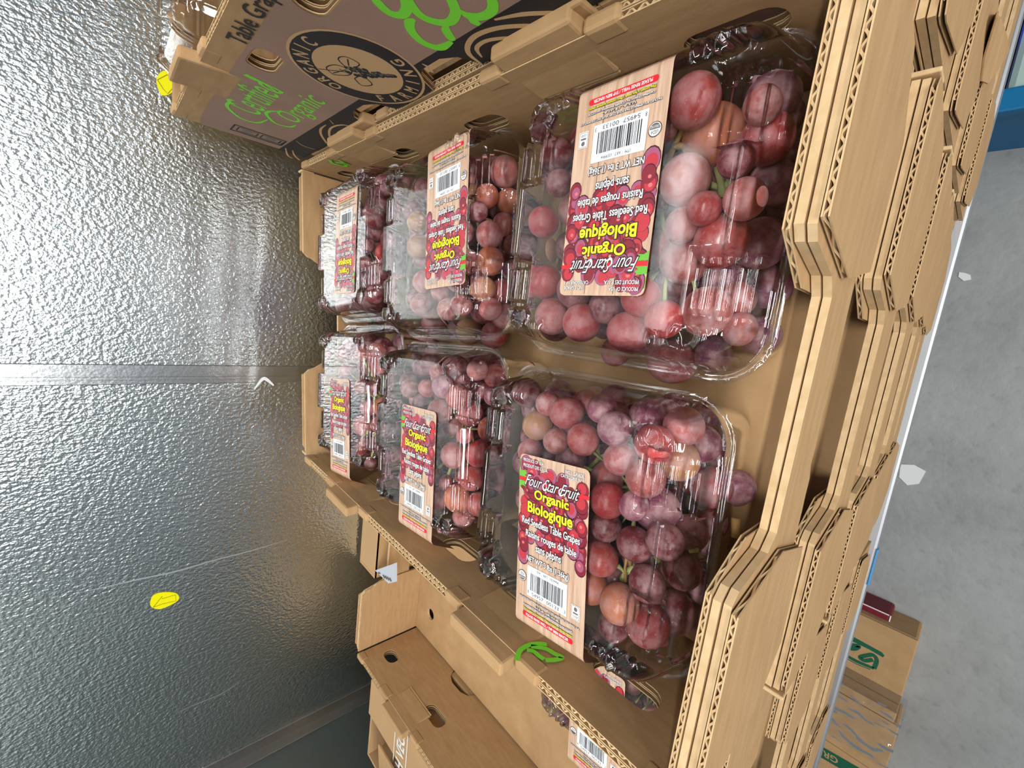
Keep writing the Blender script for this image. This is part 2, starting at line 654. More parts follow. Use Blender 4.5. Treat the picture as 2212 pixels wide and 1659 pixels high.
def carton_meshes(skew=0.0, slots=SLOTS, zs=-0.046, cuts=(0.43, 0.17)):
    """part name -> mesh, for one display carton with its near rim corner at the origin and the rim at z = 0"""
    def S(x, y, z):
        return (x, y + skew * (2 * x / W - 1) * max(y, 0) / D, z)
    kd, ke = M['kraft'], M['kraft_edge']
    out = []

    def sj(i):
        return 1.0 if 9 < i < 24 else (0.4 if i > 30 else 0.0)

    def frontwall(flip):
        # flip mirrors the whole wall to the far side
        def P(u, v, n):
            return S(u, (D - n) if flip else n, v)
        def lay(name, pl, n0, n1, fl):
            mb = MB()
            if fl:
                mb.plate(pl, [], P, n0, n0 + 0.0007, kd, ke)
                mb.plate(pl, [], P, n1 - 0.0007, n1, kd, ke)
                for (u0, u1, top, dp) in fl:
                    mb.flutes(u0, u1, top, dp, P, n0, n1, ke)
            else:
                mb.plate(pl, [], P, n0, n1, kd, ke)
            out.append((name, mb.mesh(name)))
        # outer corner posts
        for sd in (0, 1):
            X = (lambda u: u) if sd == 0 else (lambda u: W - u)
            e = POST + 0.006
            pl = [(X(0.004), -0.012), (X(0.004), -0.004), (X(0.010), 0.0), (X(e - 0.012), 0.0), (X(e + 0.004), -0.056), (X(e - 0.006), -0.100), (X(0.05), -0.104), (X(0.016), -0.075)]
            def top(u, sd=sd):
                uu = u if sd == 0 else W - u
                return 0.0 if uu < e - 0.012 else -0.056 * (uu - e + 0.012) / 0.016
            u0, u1 = (0.010, e + 0.002) if sd == 0 else (W - e - 0.002, W - 0.010)
            lay('corner_post', pl, -0.0140, -0.0108, [(u0, u1, top, 0.014)])
            # inner sheet of the same corner
            pl = [(X(0.002), -H), (X(0.002), 0.0), (X(e - 0.008), 0.0), (X(e + 0.012), -0.034), (X(e + 0.012), -H)]
            def top2(u, sd=sd):
                uu = u if sd == 0 else W - u
                return 0.0 if uu < e - 0.008 else -0.034 * (uu - e + 0.008) / 0.02
            u0, u1 = (0.004, e + 0.010) if sd == 0 else (W - e - 0.010, W - 0.004)
            lay('inner_corner_sheet', pl, -0.0009, 0.0022, [(u0, u1, top2, 0.014)])
            # the tongue that closes the end of the corner
            mb = MB()
            xx = (0.0, 0.003) if sd == 0 else (W - 0.003, W)
            mb.bevbox(xx[0], xx[1], -0.0138, 0.001, -0.016, 0.001, 0.0008, ke, (lambda x, y, z: P(x, z, y)))
            out.append(('corner_tongue', mb.mesh('corner_tongue')))
        # the cut away panel between the corners: two folded sheets
        e = POST
        RB = -0.097
        pl = [(0.004, RB), (0.004, -0.002), (e - 0.004, -0.002)]
        pl += [(e + 0.002, -0.008), (e + 0.011, -0.042), (e + 0.020, -0.0505)]
        pl += [(W - e - 0.020, -0.0505), (W - e - 0.011, -0.042), (W - e - 0.002, -0.008)]
        pl += [(W - e + 0.004, -0.002), (W - 0.004, -0.002), (W - 0.004, RB)]
        jag = [(W - 0.004 - (W - 0.008) * i / 40, RB + 0.0014 * R.random() + 0.005 * sj(i)) for i in range(1, 40)]
        lay('front_panel' if not flip else 'rear_panel', pl + jag, -0.0099, -0.0062, None)
        pl2 = [(u, v + (0.0012 if -0.1 < v else 0)) for u, v in pl]
        lay('folded_front_sheet' if not flip else 'folded_rear_sheet', pl2, -0.0054, -0.0016, None)

    frontwall(False)
    frontwall(True)

    def slot(c, half, z, hh=0.0115):
        return rrect(c - half, c + half, z - hh, z + hh, hh * 0.95, 4)

    for sd in (0, 1):
        sg = 1 if sd == 0 else -1
        x0 = 0.0 if sd == 0 else W
        def P(u, v, n, sg=sg, x0=x0):
            return S(x0 - sg * n, u, v)
        # wall profile: semicircular cut outs below, hand slots above
        pl = [(0.004, 0.0), (D - 0.004, 0.0), (D - 0.004, -H)]
        for c in cuts:
            pl += [(c + 0.034, -H), (c + 0.026, -H + 0.014), (c + 0.012, -H + 0.020), (c - 0.012, -H + 0.020), (c - 0.026, -H + 0.014), (c - 0.034, -H)]
        pl += [(0.004, -H)]
        holes = [slot(c, hf, zs, 0.0115 if zs < -0.04 else 0.009) for c, hf in slots]
        mb = MB()
        for n0, n1 in ((0.0, 0.0042), (0.0048, 0.009)):
            mb.plate(pl, holes, P, n0, n0 + 0.0007, kd, ke)
            mb.plate(pl, holes, P, n1 - 0.0007, n1, kd, ke)
            mb.flutes(0.006, D - 0.006, lambda u: 0.0, 0.014, P, n0, n1, ke)
        out.append(('side_wall', mb.mesh('side_wall')))
        # rolled rim pieces
        for a, b in ((0.0, 0.018), (0.098, 0.122), (0.192, 0.215), (0.378, 0.402), (0.478, 0.508), (0.575, 0.598)):
            mb = MB()
            mb.bevbox(a, b, -0.012, 0.0028, -0.0007, 0.0093, 0.0028, kd, lambda u, v, n, P=P: P(u, v, n))
            out.append(('rolled_rim', mb.mesh('rolled_rim', False)))
        # stacking tabs
        for a, b in ((0.123, 0.190), (0.408, 0.476)):
            mb = MB()
            mb.bevbox(a, b, -0.040, 0.0135, -0.0018, 0.0086, 0.0022, kd, lambda u, v, n, P=P: P(u + 0.0 * v, v, n + max(0, v + 0.01) * 0.18))
            mb.box(a + 0.001, b - 0.001, -0.0415, -0.0395, -0.0012, 0.0, ke, lambda u, v, n, P=P: P(u, v, n))
            out.append(('stacking_tab', mb.mesh('stacking_tab')))
    # floor with a round drain hole in each corner
    mb = MB()
    hl = [ellipse(cx, cy, 0.011, 0.011, 14) for cx in (0.06, W - 0.06) for cy in (0.05, D - 0.05)]
    mb.plate([(0.003, 0.003), (W - 0.003, 0.003), (W - 0.003, D - 0.003), (0.003, D - 0.003)], hl, lambda u, v, n: S(u, v, -H + n), 0, 0.004, kd, ke)
    out.append(('carton_floor', mb.mesh('carton_floor')))
    return out


def place_carton(parts, label, loc, group):
    t = thing('grape_carton', label, 'carton', loc, 0, group)
    for nm, me in parts:
        obj(nm, me, t)
    return t


PITCH = 0.1285
top_parts = carton_meshes(0.036)
std_parts = carton_meshes(0.0)
GM = 'open cardboard grape cartons in the middle stack'
top_carton = place_carton(top_parts, 'topmost cardboard carton of the middle stack holding six clear packs of red grapes', (0, 0, 0), GM)
order = ['second', 'third', 'fourth', 'fifth']
mid_cartons = []
for k in range(1, 5):
    jit = R.uniform(-0.004, 0.004)
    lab = ('%s cardboard carton from the top of the middle stack, front cut low' % order[k - 1]) if k < 4 else 'lowest cardboard carton of the middle stack, resting on the steel shelf'
    mid_cartons.append(place_carton(std_parts, lab, (jit, (0, -0.005, -0.004, 0.0, 0.006)[k], -PITCH * k), GM))
# green leaf marks printed on the inside of the top carton
mb = MB()
def LP(u, v, n):
    return (0.0012 + n, u, v)
def leaf_px(px):
    return [(at(u, v, 0, 0.0012).y, at(u, v, 0, 0.0012).z) for u, v in px]
stroke(mb, leaf_px([(1117, 1428), (1122, 1408), (1140, 1395), (1162, 1391), (1181, 1393)]), 0.0038, LP, 0.0004, M['green'])
stroke(mb, leaf_px([(1147, 1397), (1178, 1402), (1198, 1413), (1214, 1421), (1200, 1426), (1178, 1427)]), 0.0038, LP, 0.0004, M['green'])
stroke(mb, leaf_px([(1138, 1405), (1152, 1408), (1164, 1418), (1175, 1425)]), 0.0036, LP, 0.0005, M['green'])
mb.build('leaf_print', top_carton, label='bright green leaf mark')
mb = MB()
def RP(u, v, n):
    return (W - 0.0012 - n, u + 0.047 * u / D, v)
stroke(mb, [(0.502, -0.004), (0.512, -0.012), (0.508, -0.026), (0.497, -0.02), (0.505, -0.012)], 0.004, RP, 0.0004, M['green'])
stroke(mb, [(0.492, -0.010), (0.497, -0.028)], 0.004, RP, 0.0004, M['green'])
mb.build('leaf_print', top_carton, label='small green mark by the far right corner')

# ------------------------------------------------------------------ right stack with printing on the sides
XR = 0.4215
HS = 1.14                                                    # the upper carton sits a little prouder


RSLOTS = ((0.060, 0.020), (0.235, 0.019), (0.354, 0.019), (0.533, 0.017))
right_parts = carton_meshes(0.0, RSLOTS, -0.032, (0.368, 0.238))
YR0, ZR0 = 0.020, 0.0025 + H * HS


def fpx(px):
    """photograph pixels -> (u, v) on the printed face of the upper right carton"""
    o = []
    for u, v in px:
        a = at(u, v, 0, XR - 0.0096)
        o.append((YR0 + D - a.y, (a.z - ZR0) / HS))
    return o


def face_print():
    """flat print on the outer left face of a carton: u runs from the far end towards the near end, v up from the rim"""
    mb = MB()
    P = lambda u, v, n: (-0.0094 - n, D - u, v)
    fld = [(0.004, -0.022), (0.03, -0.019), (0.09, -0.018), (0.11, -0.018), (0.25, -0.0185), (0.31, -0.0185), (0.43, -0.018), (0.5, -0.020), (0.596, -0.02), (0.596, -0.105), (0.004, -0.105)]
    hls = [rrect(D - c - h - 0.001, D - c + h + 0.001, -0.032 - 0.0102, -0.032 + 0.0102, 0.009, 4) for c, h in RSLOTS[:3]]
    flat = fld + [p for h in hls for p in h]
    mb.add([P(u, v, 0.00005) for u, v in flat], tessellate_polygon([[Vector((p[0], p[1], 0)) for p in lp] for lp in [fld] + hls]), M['mauve'])
    band = [(0.0, -0.097), (0.20, -0.0985), (0.36, -0.0995), (0.47, -0.101), (0.60, -0.085), (0.60, -0.1255)]
    for c in (0.362, 0.232):
        band += [(c + 0.034, -0.1255), (c + 0.026, -0.1255 + 0.014), (c + 0.012, -0.1055), (c - 0.012, -0.1055), (c - 0.026, -0.1255 + 0.014), (c - 0.034, -0.1255)]
    band += [(0.0, -0.1255)]
    poly(mb, band, P, 0.0001, M['black'])
    cr, gr = M['cream'], M['green']
    for pts, w in (([(617, 320), (621, 335), (631, 342)], 0.0024), ([(632, 325), (636, 336), (647, 346)], 0.0024), ([(639, 304), (655, 315), (680, 323)], 0.0014),
                   ([(704, 270), (693, 279), (694, 292), (706, 310)], 0.0024), ([(770, 277), (740, 270), (716, 276), (711, 290), (718, 309)], 0.0022), ([(712, 259), (720, 268)], 0.0012),
                   ([(1068, 43), (1130, 31), (1200, 28), (1270, 27)], 0.0034), ([(1041, 139), (1014, 118), (1011, 97), (1030, 76), (1080, 60), (1150, 56), (1222, 61)], 0.0036),
                   ([(1041, 124), (1030, 108), (1036, 96), (1060, 86), (1110, 82), (1162, 88)], 0.0030), ([(912, 138), (926, 146), (934, 157)], 0.0026)):
        stroke(mb, fpx(pts), [w * 0.4] + [w] * (len(pts) - 1), P, 0.00015, cr)
    # seal
    c, v0 = 0.301, -0.0800
    poly(mb, ellipse(c, v0, 0.0530, 0.0460, 40), P, 0.0002, cr)
    poly(mb, ellipse(c, v0, 0.0510, 0.0440, 40), P, 0.00025, M['black'])
    poly(mb, ellipse(c, v0, 0.0355, 0.0305, 36), P, 0.0003, cr)
    for word, a0, a1, inv in (('ORGANIC', 176, 78, False), ('FARMING', 230, 342, True)):
        for i, ch in enumerate(word):
            an = math.radians(a0 + (a1 - a0) * i / (len(word) - 1))
            rot = an - math.pi / 2 if not inv else an + math.pi / 2
            vs, fs, bb = glyphs(ch, 0.02)
            w_, h_ = bb[1] - bb[0], bb[3] - bb[2]
            k = 0.0102 / h_
            kx = min(k * 0.85, 0.0125 / w_)
            cx_, cy_ = c + 0.0432 * math.cos(an), v0 + 0.0372 * math.sin(an)
            pts = []
            for q in vs:
                x, y = (q[0] - bb[0] - w_ / 2) * kx, (q[1] - bb[2] - h_ / 2) * k
                pts.append(P(cx_ + x * math.cos(rot) - y * math.sin(rot), cy_ + x * math.sin(rot) + y * math.cos(rot), 0.0003))
            mb.add(pts, fs, cr)
    rg = random.Random(3)
    for i in range(46):                                        # the small bunch of grapes in the seal
        t = i / 45
        wv = (1 - t) * 0.008
        poly(mb, ellipse(c - 0.006 + t * 0.026 + rg.uniform(-wv, wv) * 0.6, v0 + 0.004 - t * 0.022 + rg.uniform(-wv, wv), 0.0024, 0.0024, 8), P, 0.00035 + i * 0.000001, M['black'])
        poly(mb, ellipse(c - 0.006 + t * 0.026 + rg.uniform(-wv, wv) * 0.6, v0 + 0.005 - t * 0.022 + rg.uniform(-wv, wv), 0.0010, 0.0010, 6), P, 0.0004, M['grey'])
    for pts in ([(c - 0.024, v0 + 0.010), (c - 0.018, v0 + 0.017), (c - 0.006, v0 + 0.014), (c - 0.004, v0 + 0.004), (c - 0.014, v0 + 0.003), (c - 0.024, v0 + 0.010)],
                [(c - 0.004, v0 + 0.006), (c + 0.004, v0 + 0.016), (c + 0.013, v0 + 0.014), (c + 0.012, v0 + 0.004), (c - 0.004, v0 + 0.006)],
                [(c - 0.014, v0 - 0.002), (c - 0.020, v0 - 0.010), (c - 0.010, v0 - 0.014), (c - 0.004, v0 - 0.004), (c - 0.014, v0 - 0.002)],
                [(c - 0.026, v0 + 0.020), (c - 0.010, v0 + 0.006)], [(c - 0.022, v0 + 0.011), (c - 0.006, v0 + 0.007)], [(c + 0.002, v0 + 0.008), (c + 0.011, v0 + 0.012)]):
        stroke(mb, pts, 0.0010, P, 0.00035, M['black'], 4)
    put_text(mb, 'Table Grapes', 0.257, 0.362, -0.0215, -0.0060, P, 0.0002, M['black'], 0.012)
    put_text(mb, 'Certified', 0.108, 0.206, -0.056, -0.027, P, 0.0002, gr, 0.0, 0.4)
    put_text(mb, 'Organic', 0.128, 0.218, -0.092, -0.063, P, 0.0002, gr, 0.0, 0.4)
    stroke(mb, fpx([(512, 225), (495, 222), (492, 232), (520, 255), (555, 265), (579, 258)]), [0.001, 0.0032, 0.0032, 0.0032, 0.0032, 0.001], P, 0.00025, gr)
    stroke(mb, fpx([(600, 240), (580, 241), (576, 248), (595, 266), (625, 274), (640, 270)]), [0.001, 0.0032, 0.0032, 0.0032, 0.0032, 0.001], P, 0.00025, gr)
    stroke(mb, fpx([(602, 202), (570, 180), (545, 170), (528, 161)]), [0.0016, 0.003, 0.003, 0.003], P, 0.00025, gr)
    # round grape outlines in green
    for pts in ([(800, -22), (815, 4), (840, 27), (866, 33), (878, 20), (874, -4), (860, -25)],
                [(880, -20), (888, 10), (912, 36), (945, 48), (972, 47), (984, 28), (976, 2), (962, -18)],
                [(896, 42), (885, 48), (888, 66), (908, 88), (935, 101), (955, 102), (975, 90)],
                [(965, 54), (964, 66), (974, 82), (980, 88)],
                [(992, 22), (1012, 34), (1040, 36), (1062, 24), (1064, 4), (1054, -14)],
                [(1010, 34), (1024, 46), (1037, 54)]):
        stroke(mb, fpx(pts), [0.002] + [0.0062] * (len(pts) - 2) + [0.003], P, 0.0002, gr)
    # handling stamp by the far edge
    a_, b_2 = 0.022, 0.047
    stroke(mb, [(a_, -0.094), (b_2, -0.094), (b_2, -0.046), (a_, -0.046), (a_, -0.094)], 0.0034, P, 0.0002, M['black'], 1)
    for k in range(2):
        z_ = -0.0905 + k * 0.022
        stroke(mb, [(a_ + 0.005, z_), (b_2 - 0.005, z_), (b_2 - 0.005, z_ + 0.018), (a_ + 0.005, z_ + 0.018), (a_ + 0.005, z_)], 0.0020, P, 0.0002, M['black'], 1)
        poly(mb, ellipse((a_ + b_2) / 2, z_ + 0.009, 0.0042, 0.0055, 10), P, 0.0002, M['grey'])
    return mb.mesh('side_print')


pm = face_print()
GR_ = 'printed grape cartons in the right stack'
right_labels = ['topmost printed carton of the right stack with an ORGANIC FARMING seal', 'second printed carton of the right stack, only its top strip of print showing',
                'third carton of the right stack, seen past the middle stack', 'fourth carton of the right stack, seen past the middle stack',
                'fifth carton of the right stack, a torn brown flap at its front', 'lowest carton of the right stack, resting on the steel shelf']
for k in range(6):
    z = PITCH - PITCH * k
    t = place_carton([q for q in (right_parts if k < 2 else std_parts) if q[0] != 'corner_tongue'], right_labels[k], (XR, 0.0, z), GR_)
    if k < 2:
        obj('side_print', pm, t, label='black, mauve and green printing')
    if k == 4:
        mb = MB()
        px = [(2157, 24), (2168, 26), (2173, 34), (2170, 75), (2168, 112), (2152, 148), (2138, 180), (2134, 172), (2141, 120), (2147, 70), (2152, 38)]
        fp_ = [(at(u, v, 1, -0.019).x - XR, at(u, v, 1, -0.019).z - z) for u, v in px]
        mb.plate(fp_, [], lambda u, v, n: (u, -0.019 + n + 0.004 * math.sin(v * 40), v), 0, 0.0012, M['kraft'])
        mb.build('torn_flap', t, label='torn loose flap of brown liner')
    if k == 0:
        t.location = (XR, YR0, ZR0)
        t.scale = (1, 1, HS)

# ------------------------------------------------------------------ left stack, its top carton empty
GL = 'cardboard cartons in the left stack'
XL = -0.424
left_labels = ['empty open carton on top of the left stack, hand slots and round drain hole', 'second carton of the left stack, under the empty one',
               'third carton of the left stack, dark gaps above its low front', 'lowest carton of the left stack, resting on the steel shelf']
for k in range(4):
    place_carton([q for q in std_parts if q[0] != 'corner_tongue'], left_labels[k], (XL, 0.018 if k == 0 else 0.004, -0.1295 - PITCH * k), GL)

# ------------------------------------------------------------------ clamshell packs
CS = 0.188
HALF = CS / 2
LH = 0.036


def sm(a, b, x):
    t = min(1, max(0, (x - a) / (b - a)))
    return t * t * (3 - 2 * t)


def edge_d(x, y, h, r):
    qx, qy = abs(x) - h + r, abs(y) - h + r
    return -(math.hypot(max(qx, 0), max(qy, 0)) + min(max(qx, qy), 0) - r)


def lid_h(x, y):
    d = edge_d(x, y, HALF - 0.001, 0.030)
    z = LH * 0.84 * sm(0.0055, 0.0135, d) + LH * 0.16 * sm(0.0125, 0.019, d)
    ax, ay = abs(x), abs(y)
    dy = HALF - 0.001 - ay
    # latch blocks astride the near and far edges, ridged
    for c in (-0.043, 0.043):
        k = sm(0.019, 0.017, abs(x - c)) * sm(0.0035, 0.0055, dy) * sm(0.036, 0.033, dy)
        rz = LH * 0.80 + 0.0022 * math.cos((dy - 0.004) * 2 * math.pi / 0.0085)
        if abs(x - c) > 0.012:
            rz -= 0.004
        z = z * (1 - k) + rz * k
    # ridge between the blocks
    z += 0.0022 * sm(0.003, 0.001, abs(dy - 0.0175)) * sm(0.026, 0.022, ax)
    # groups of short ribs at the inner and outer sides, near the corners
    dx = HALF - 0.001 - ax
    for c in (-0.056, -0.049, -0.042, 0.042, 0.049, 0.056):
        z += 0.0030 * sm(0.0026, 0.0010, abs(y - c)) * sm(0.004, 0.007, dx) * sm(0.026, 0.022, dx)
    # round stacking bosses in the corners
    q = math.hypot(ax - 0.068, ay - 0.062)
    z += 0.0026 * sm(0.0105, 0.009, q) - 0.0022 * sm(0.0075, 0.006, q)
    # raised bead round the flange
    z += 0.0016 * sm(0.0016, 0.0004, abs(d - 0.0022))
    return z


def base_h(x, y):
    d = edge_d(x, y, HALF - 0.001, 0.030)
    z = -0.072 * sm(0.005, 0.017, d)
    ax, ay = abs(x), abs(y)
    z += 0.004 * sm(0.016, 0.030, d) * (0.5 + 0.5 * math.cos(x * 2 * math.pi / 0.03)) * sm(0.03, 0.04, d)
    z += 0.0016 * sm(0.0016, 0.0004, abs(d - 0.0022))
    return z - 0.0012


def sheet(name, hf, nn):
    mb = MB()
    vs, idx = [], {}
    h = HALF - 0.001
    # concentric-friendly grid squeezed onto the rounded outline
    for j in range(nn + 1):
        for i in range(nn + 1):
            x, y = -h + 2 * h * i / nn, -h + 2 * h * j / nn
            d = edge_d(x, y, h, 0.030)
            if d < 0:
                qx, qy = abs(x) - h + 0.030, abs(y) - h + 0.030
                L = math.hypot(qx, qy)
                x = math.copysign(h - 0.030 + qx * 0.030 / L, x)
                y = math.copysign(h - 0.030 + qy * 0.030 / L, y)
            vs.append((x, y, hf(x, y)))
    fs = []
    for j in range(nn):
        for i in range(nn):
            a = j * (nn + 1) + i
            q = (a, a + 1, a + nn + 2, a + nn + 1)
            (x0, y0, _), (x1, y1, _), (x2, y2, _), (x3, y3, _) = [vs[t] for t in q]
            ar = abs((x2 - x0) * (y3 - y1) - (x3 - x1) * (y2 - y0)) / 2
            if ar > 1e-9:
                fs.append(q)
    mb.add(vs, fs, M['clear'])
    return mb.mesh(name, True)


LID = sheet('lid', lid_h, 150)
BASE = sheet('base_tray', base_h, 84)

# -------- the printed label
LW, LL, LE = 0.062, 0.152, 0.119


def label_mesh():
    """origin at the middle of the label's top edge; the length runs along -x, the text reads along -y"""
    mb = MB()
    rb, ang = 0.007, math.radians(66)

    def P(u, v, n):                   # u left to right 0..LW, v = distance from the top edge (positive down)
        s = v
        if s <= LE:
            x, z, nx, nz = -s, 0.0, 0.0, 1.0
        elif s <= LE + rb * ang:
            t = (s - LE) / rb
            x, z, nx, nz = -LE - rb * math.sin(t), -rb + rb * math.cos(t), -math.sin(t), math.cos(t)
        else:
            r_ = s - LE - rb * ang
            x, z = -LE - rb * math.sin(ang) - r_ * math.cos(ang), -rb + rb * math.cos(ang) - r_ * math.sin(ang)
            nx, nz = -math.sin(ang), math.cos(ang)
        return (x + nx * n, LW / 2 - u, z + nz * n)
    PT = lambda u, v, n: P(u, -v, n)          # for lettering: v up
    # paper
    vs, fs = [], []
    rows = [0, 0.0007, 0.0017, 0.004] + [0.01 * k for k in range(1, 12)] + [LE + rb * ang * k / 8 for k in range(9)] + [0.135, 0.143, LL]
    for v in rows:
        ins = 0.004 - math.sqrt(max(0, 0.004 ** 2 - (0.004 - v) ** 2)) if v < 0.004 else 0
        vs += [P(ins, v, 0), P(LW - ins, v, 0)]
    fs = [(2 * i, 2 * i + 1, 2 * i + 3, 2 * i + 2) for i in range(len(rows) - 1)]
    mb.add(vs, fs, M['wood'])
    def q(u0, u1, v0, v1, n, m):
        k = 8
        vv = []
        for i in range(k + 1):
            v = v0 + (v1 - v0) * i / k
            vv += [P(u0, v, n), P(u1, v, n)]
        mb.add(vv, [(2 * i, 2 * i + 1, 2 * i + 3, 2 * i + 2) for i in range(k)], m)
    for u in (0.0205, 0.0415):
        q(u, u + 0.0005, 0.001, LL - 0.001, 0.00006, M['grey'])
    q(0.0, 0.0045, 0.004, 0.010, 0.0001, M['leaf'])
    # photograph of grapes
    rg = random.Random(11)
    PV = lambda u, v, n: P(u, v, n)
    for i in range(130):
        u, v = rg.uniform(0.001, LW - 0.001), rg.uniform(0.006, 0.078)
        edge = 0.070 + 0.006 * math.sin(u * 300) if (u < 0.011 or u > LW - 0.012) else 0.060 + 0.004 * math.sin(u * 260)
        if v > edge or (v < 0.013 and not 0.006 < u < 0.032):
            continue
        r1 = rg.uniform(0.0042, 0.0060)
        u = min(max(u, r1 + 0.0002), LW - r1 - 0.0002)
        a, c = rg.uniform(0, 3.1), 0.0001 + i * 0.0000012
        rv = r1 * rg.uniform(1.0, 1.3)
        poly(mb, ellipse(u, v, r1, rv, 14, rot=0), PV, c, M['g0'])
        poly(mb, ellipse(u + 0.0001, v - 0.0003, r1 * 0.94, rv * 0.93, 14), PV, c + 0.0000003, M[rg.choice(['g1', 'g1', 'g2', 'g4'])])
        poly(mb, ellipse(u - 0.0004, v - 0.0010, r1 * 0.66, rv * 0.62, 12), PV, c + 0.0000006, M[rg.choice(['g2', 'g2', 'g1', 'g4'])])
        if rg.random() < 0.45:
            poly(mb, ellipse(u - 0.0008, v - 0.0016, r1 * 0.26, rv * 0.2, 8), PV, c + 0.0000009, M['g3'])
    n0 = 0.00040
    q(0.0, 0.0075, 0.0165, 0.0190, n0, M['red'])
    q(LW - 0.0085, LW, 0.0165, 0.0190, n0, M['red'])
    poly(mb, [(0, 0.012), (0.006, 0.0115), (0.0075, 0.0135), (0.0055, 0.0148), (0.0078, 0.0162), (0, 0.0162)], PV, n0, M['leaf'])
    poly(mb, [(0, 0.0193), (0.0072, 0.0193), (0.006, 0.0212), (0.0068, 0.0230), (0.003, 0.0226), (0, 0.0245)], PV, n0, M['leaf'])
    T = lambda body, u0, u1, v0, v1, m, off=0.0, shear=0.0, ol=None: put_text(mb, body, u0, u1, -v1, -v0, PT, n0 + 0.0001, m, off, shear, ol)
    w = M['white']
    T('PRODUCE OF USA', 0.004, 0.0235, 0.0026, 0.0049, w, 0.01, 0, 0.035)
    T("PRODUIT DES \u00c9.-U.A.", 0.004, 0.0275, 0.0058, 0.0088, w, 0.01, 0, 0.035)
    T('NO.1 GRADE', 0.043, 0.0580, 0.0035, 0.0057, w, 0.01, 0, 0.035)
    T('CATEGORIE N\u00ba 1', 0.0390, 0.0580, 0.0067, 0.0089, w, 0.01, 0, 0.035)
    T('Four Star Fruit', 0.0060, 0.0550, 0.0135, 0.0215, w, 0.0, 0.6, 0.05)
    for cu_ in (0.0255, 0.0400):
        stroke(mb, [(cu_, 0.0165), (cu_ - 0.0020, 0.0185), (cu_ - 0.001, 0.0215), (cu_ + 0.003, 0.0195)], [0.0004, 0.0011, 0.0011, 0.0004], PV, n0 + 0.0002, w, 4)
    poly(mb, ellipse(0.0258, 0.0180, 0.0012, 0.0012, 8), PV, n0 + 0.0003, M['red'])
    y = M['yellow']
    T('Organic', 0.0155, 0.0465, 0.0228, 0.0315, y, 0.028, 0, 0.05)
    T('Biologique', 0.0095, 0.0500, 0.0325, 0.0425, y, 0.028, 0, 0.05)
    T('Red Seedless Table Grapes', 0.0045, 0.0565, 0.0440, 0.0508, w, 0.016, 0, 0.05)
    T('Raisins rouges de table', 0.0085, 0.0540, 0.0530, 0.0595, w, 0.016, 0, 0.05)
    T('sans p\u00e9pins', 0.0185, 0.0415, 0.0612, 0.0682, w, 0.016, 0, 0.05)
    T('NET WT 3 lbs (1.36kg)', 0.0100, 0.0485, 0.0712, 0.0765, w, 0.016, 0, 0.06)
    # bar code box
    q(0.0110, 0.0475, 0.0785, 0.1000, n0, M['whitebox'])
    T('ITM. / ART. 1059994', 0.0200, 0.0400, 0.0796, 0.0815, M['black'], 0.0)
    u = 0.0145
    rb_ = random.Random(5)
    while u < 0.0440:
        wd = rb_.choice([0.00035, 0.00035, 0.0007, 0.001])
        q(u, min(u + wd, 0.0442), 0.0832, 0.0955, n0 + 0.0001, M['black'])
        u += wd + rb_.choice([0.00035, 0.0005, 0.0008])
    T('8', 0.0118, 0.0129, 0.0962, 0.0985, M['black'])
    T('54957', 0.0160, 0.0270, 0.0966, 0.0990, M['black'])
    T('00133', 0.0300, 0.0410, 0.0966, 0.0990, M['black'])
    T('3', 0.0455, 0.0466, 0.0962, 0.0985, M['black'])
    # round organic seal and small logo box
    poly(mb, ellipse(0.0060, 0.0880, 0.0040, 0.0040, 22), PV, n0, M['black'])
    poly(mb, ellipse(0.0060, 0.0880, 0.0036, 0.0036, 22), PV, n0 + 0.00005, M['white'])
    poly(mb, ellipse(0.0060, 0.0880, 0.0032, 0.0032, 12, 0, math.pi), PV, n0 + 0.0001, M['grey'])
    T('USDA', 0.0038, 0.0082, 0.0855, 0.0874, M['black'], 0.01)
    T('ORGANIC', 0.0034, 0.0086, 0.0886, 0.0899, M['white'], 0.01)
    q(0.0515, 0.0585, 0.0890, 0.0985, n0, M['white'])
    q(0.0519, 0.0581, 0.0894, 0.0981, n0 + 0.00004, M['grey'])
    q(0.0522, 0.0578, 0.0897, 0.0978, n0 + 0.00006, M['white'])
    poly(mb, ellipse(0.0550, 0.0916, 0.0014, 0.0014, 12), PV, n0 + 0.0001, M['grey'])
    q(0.0530, 0.0570, 0.0937, 0.0948, n0 + 0.0001, M['grey'])
    T('CCOF', 0.0530, 0.0570, 0.0957, 0.0970, M['black'], 0.02)
    T('PACKED BY / EMBALL\u00c9 PAR FOUR STAR SALES INC. DELANO, CA', 0.004, 0.0585, 0.1022, 0.1038, w, 0.012, 0, 0.10)
    T('U.S.A. / \u00c9.-U.A.', 0.020, 0.0420, 0.1047, 0.1061, w, 0.012, 0, 0.10)
    T('Certified Organic by / Certifi\u00e9 biologique par CCOF', 0.0085, 0.0530, 0.1070, 0.1086, w, 0.012, 0, 0.10)
    T('May contain a few seeds / Peut contenir quelques p\u00e9pins', 0.0085, 0.0530, 0.1098, 0.1116, y, 0.012, 0, 0.10)
    pts = rrect(0.0075, 0.0535, 0.1128, 0.1162, 0.0016)
    poly(mb, pts, PV, n0, M['red'])
    T('PLEASE RINSE WELL / SVP BIEN RINCER', 0.0110, 0.0500, 0.1135, 0.1154, w, 0.02)
    me = mb.mesh('label')
    return me


LABEL = label_mesh()

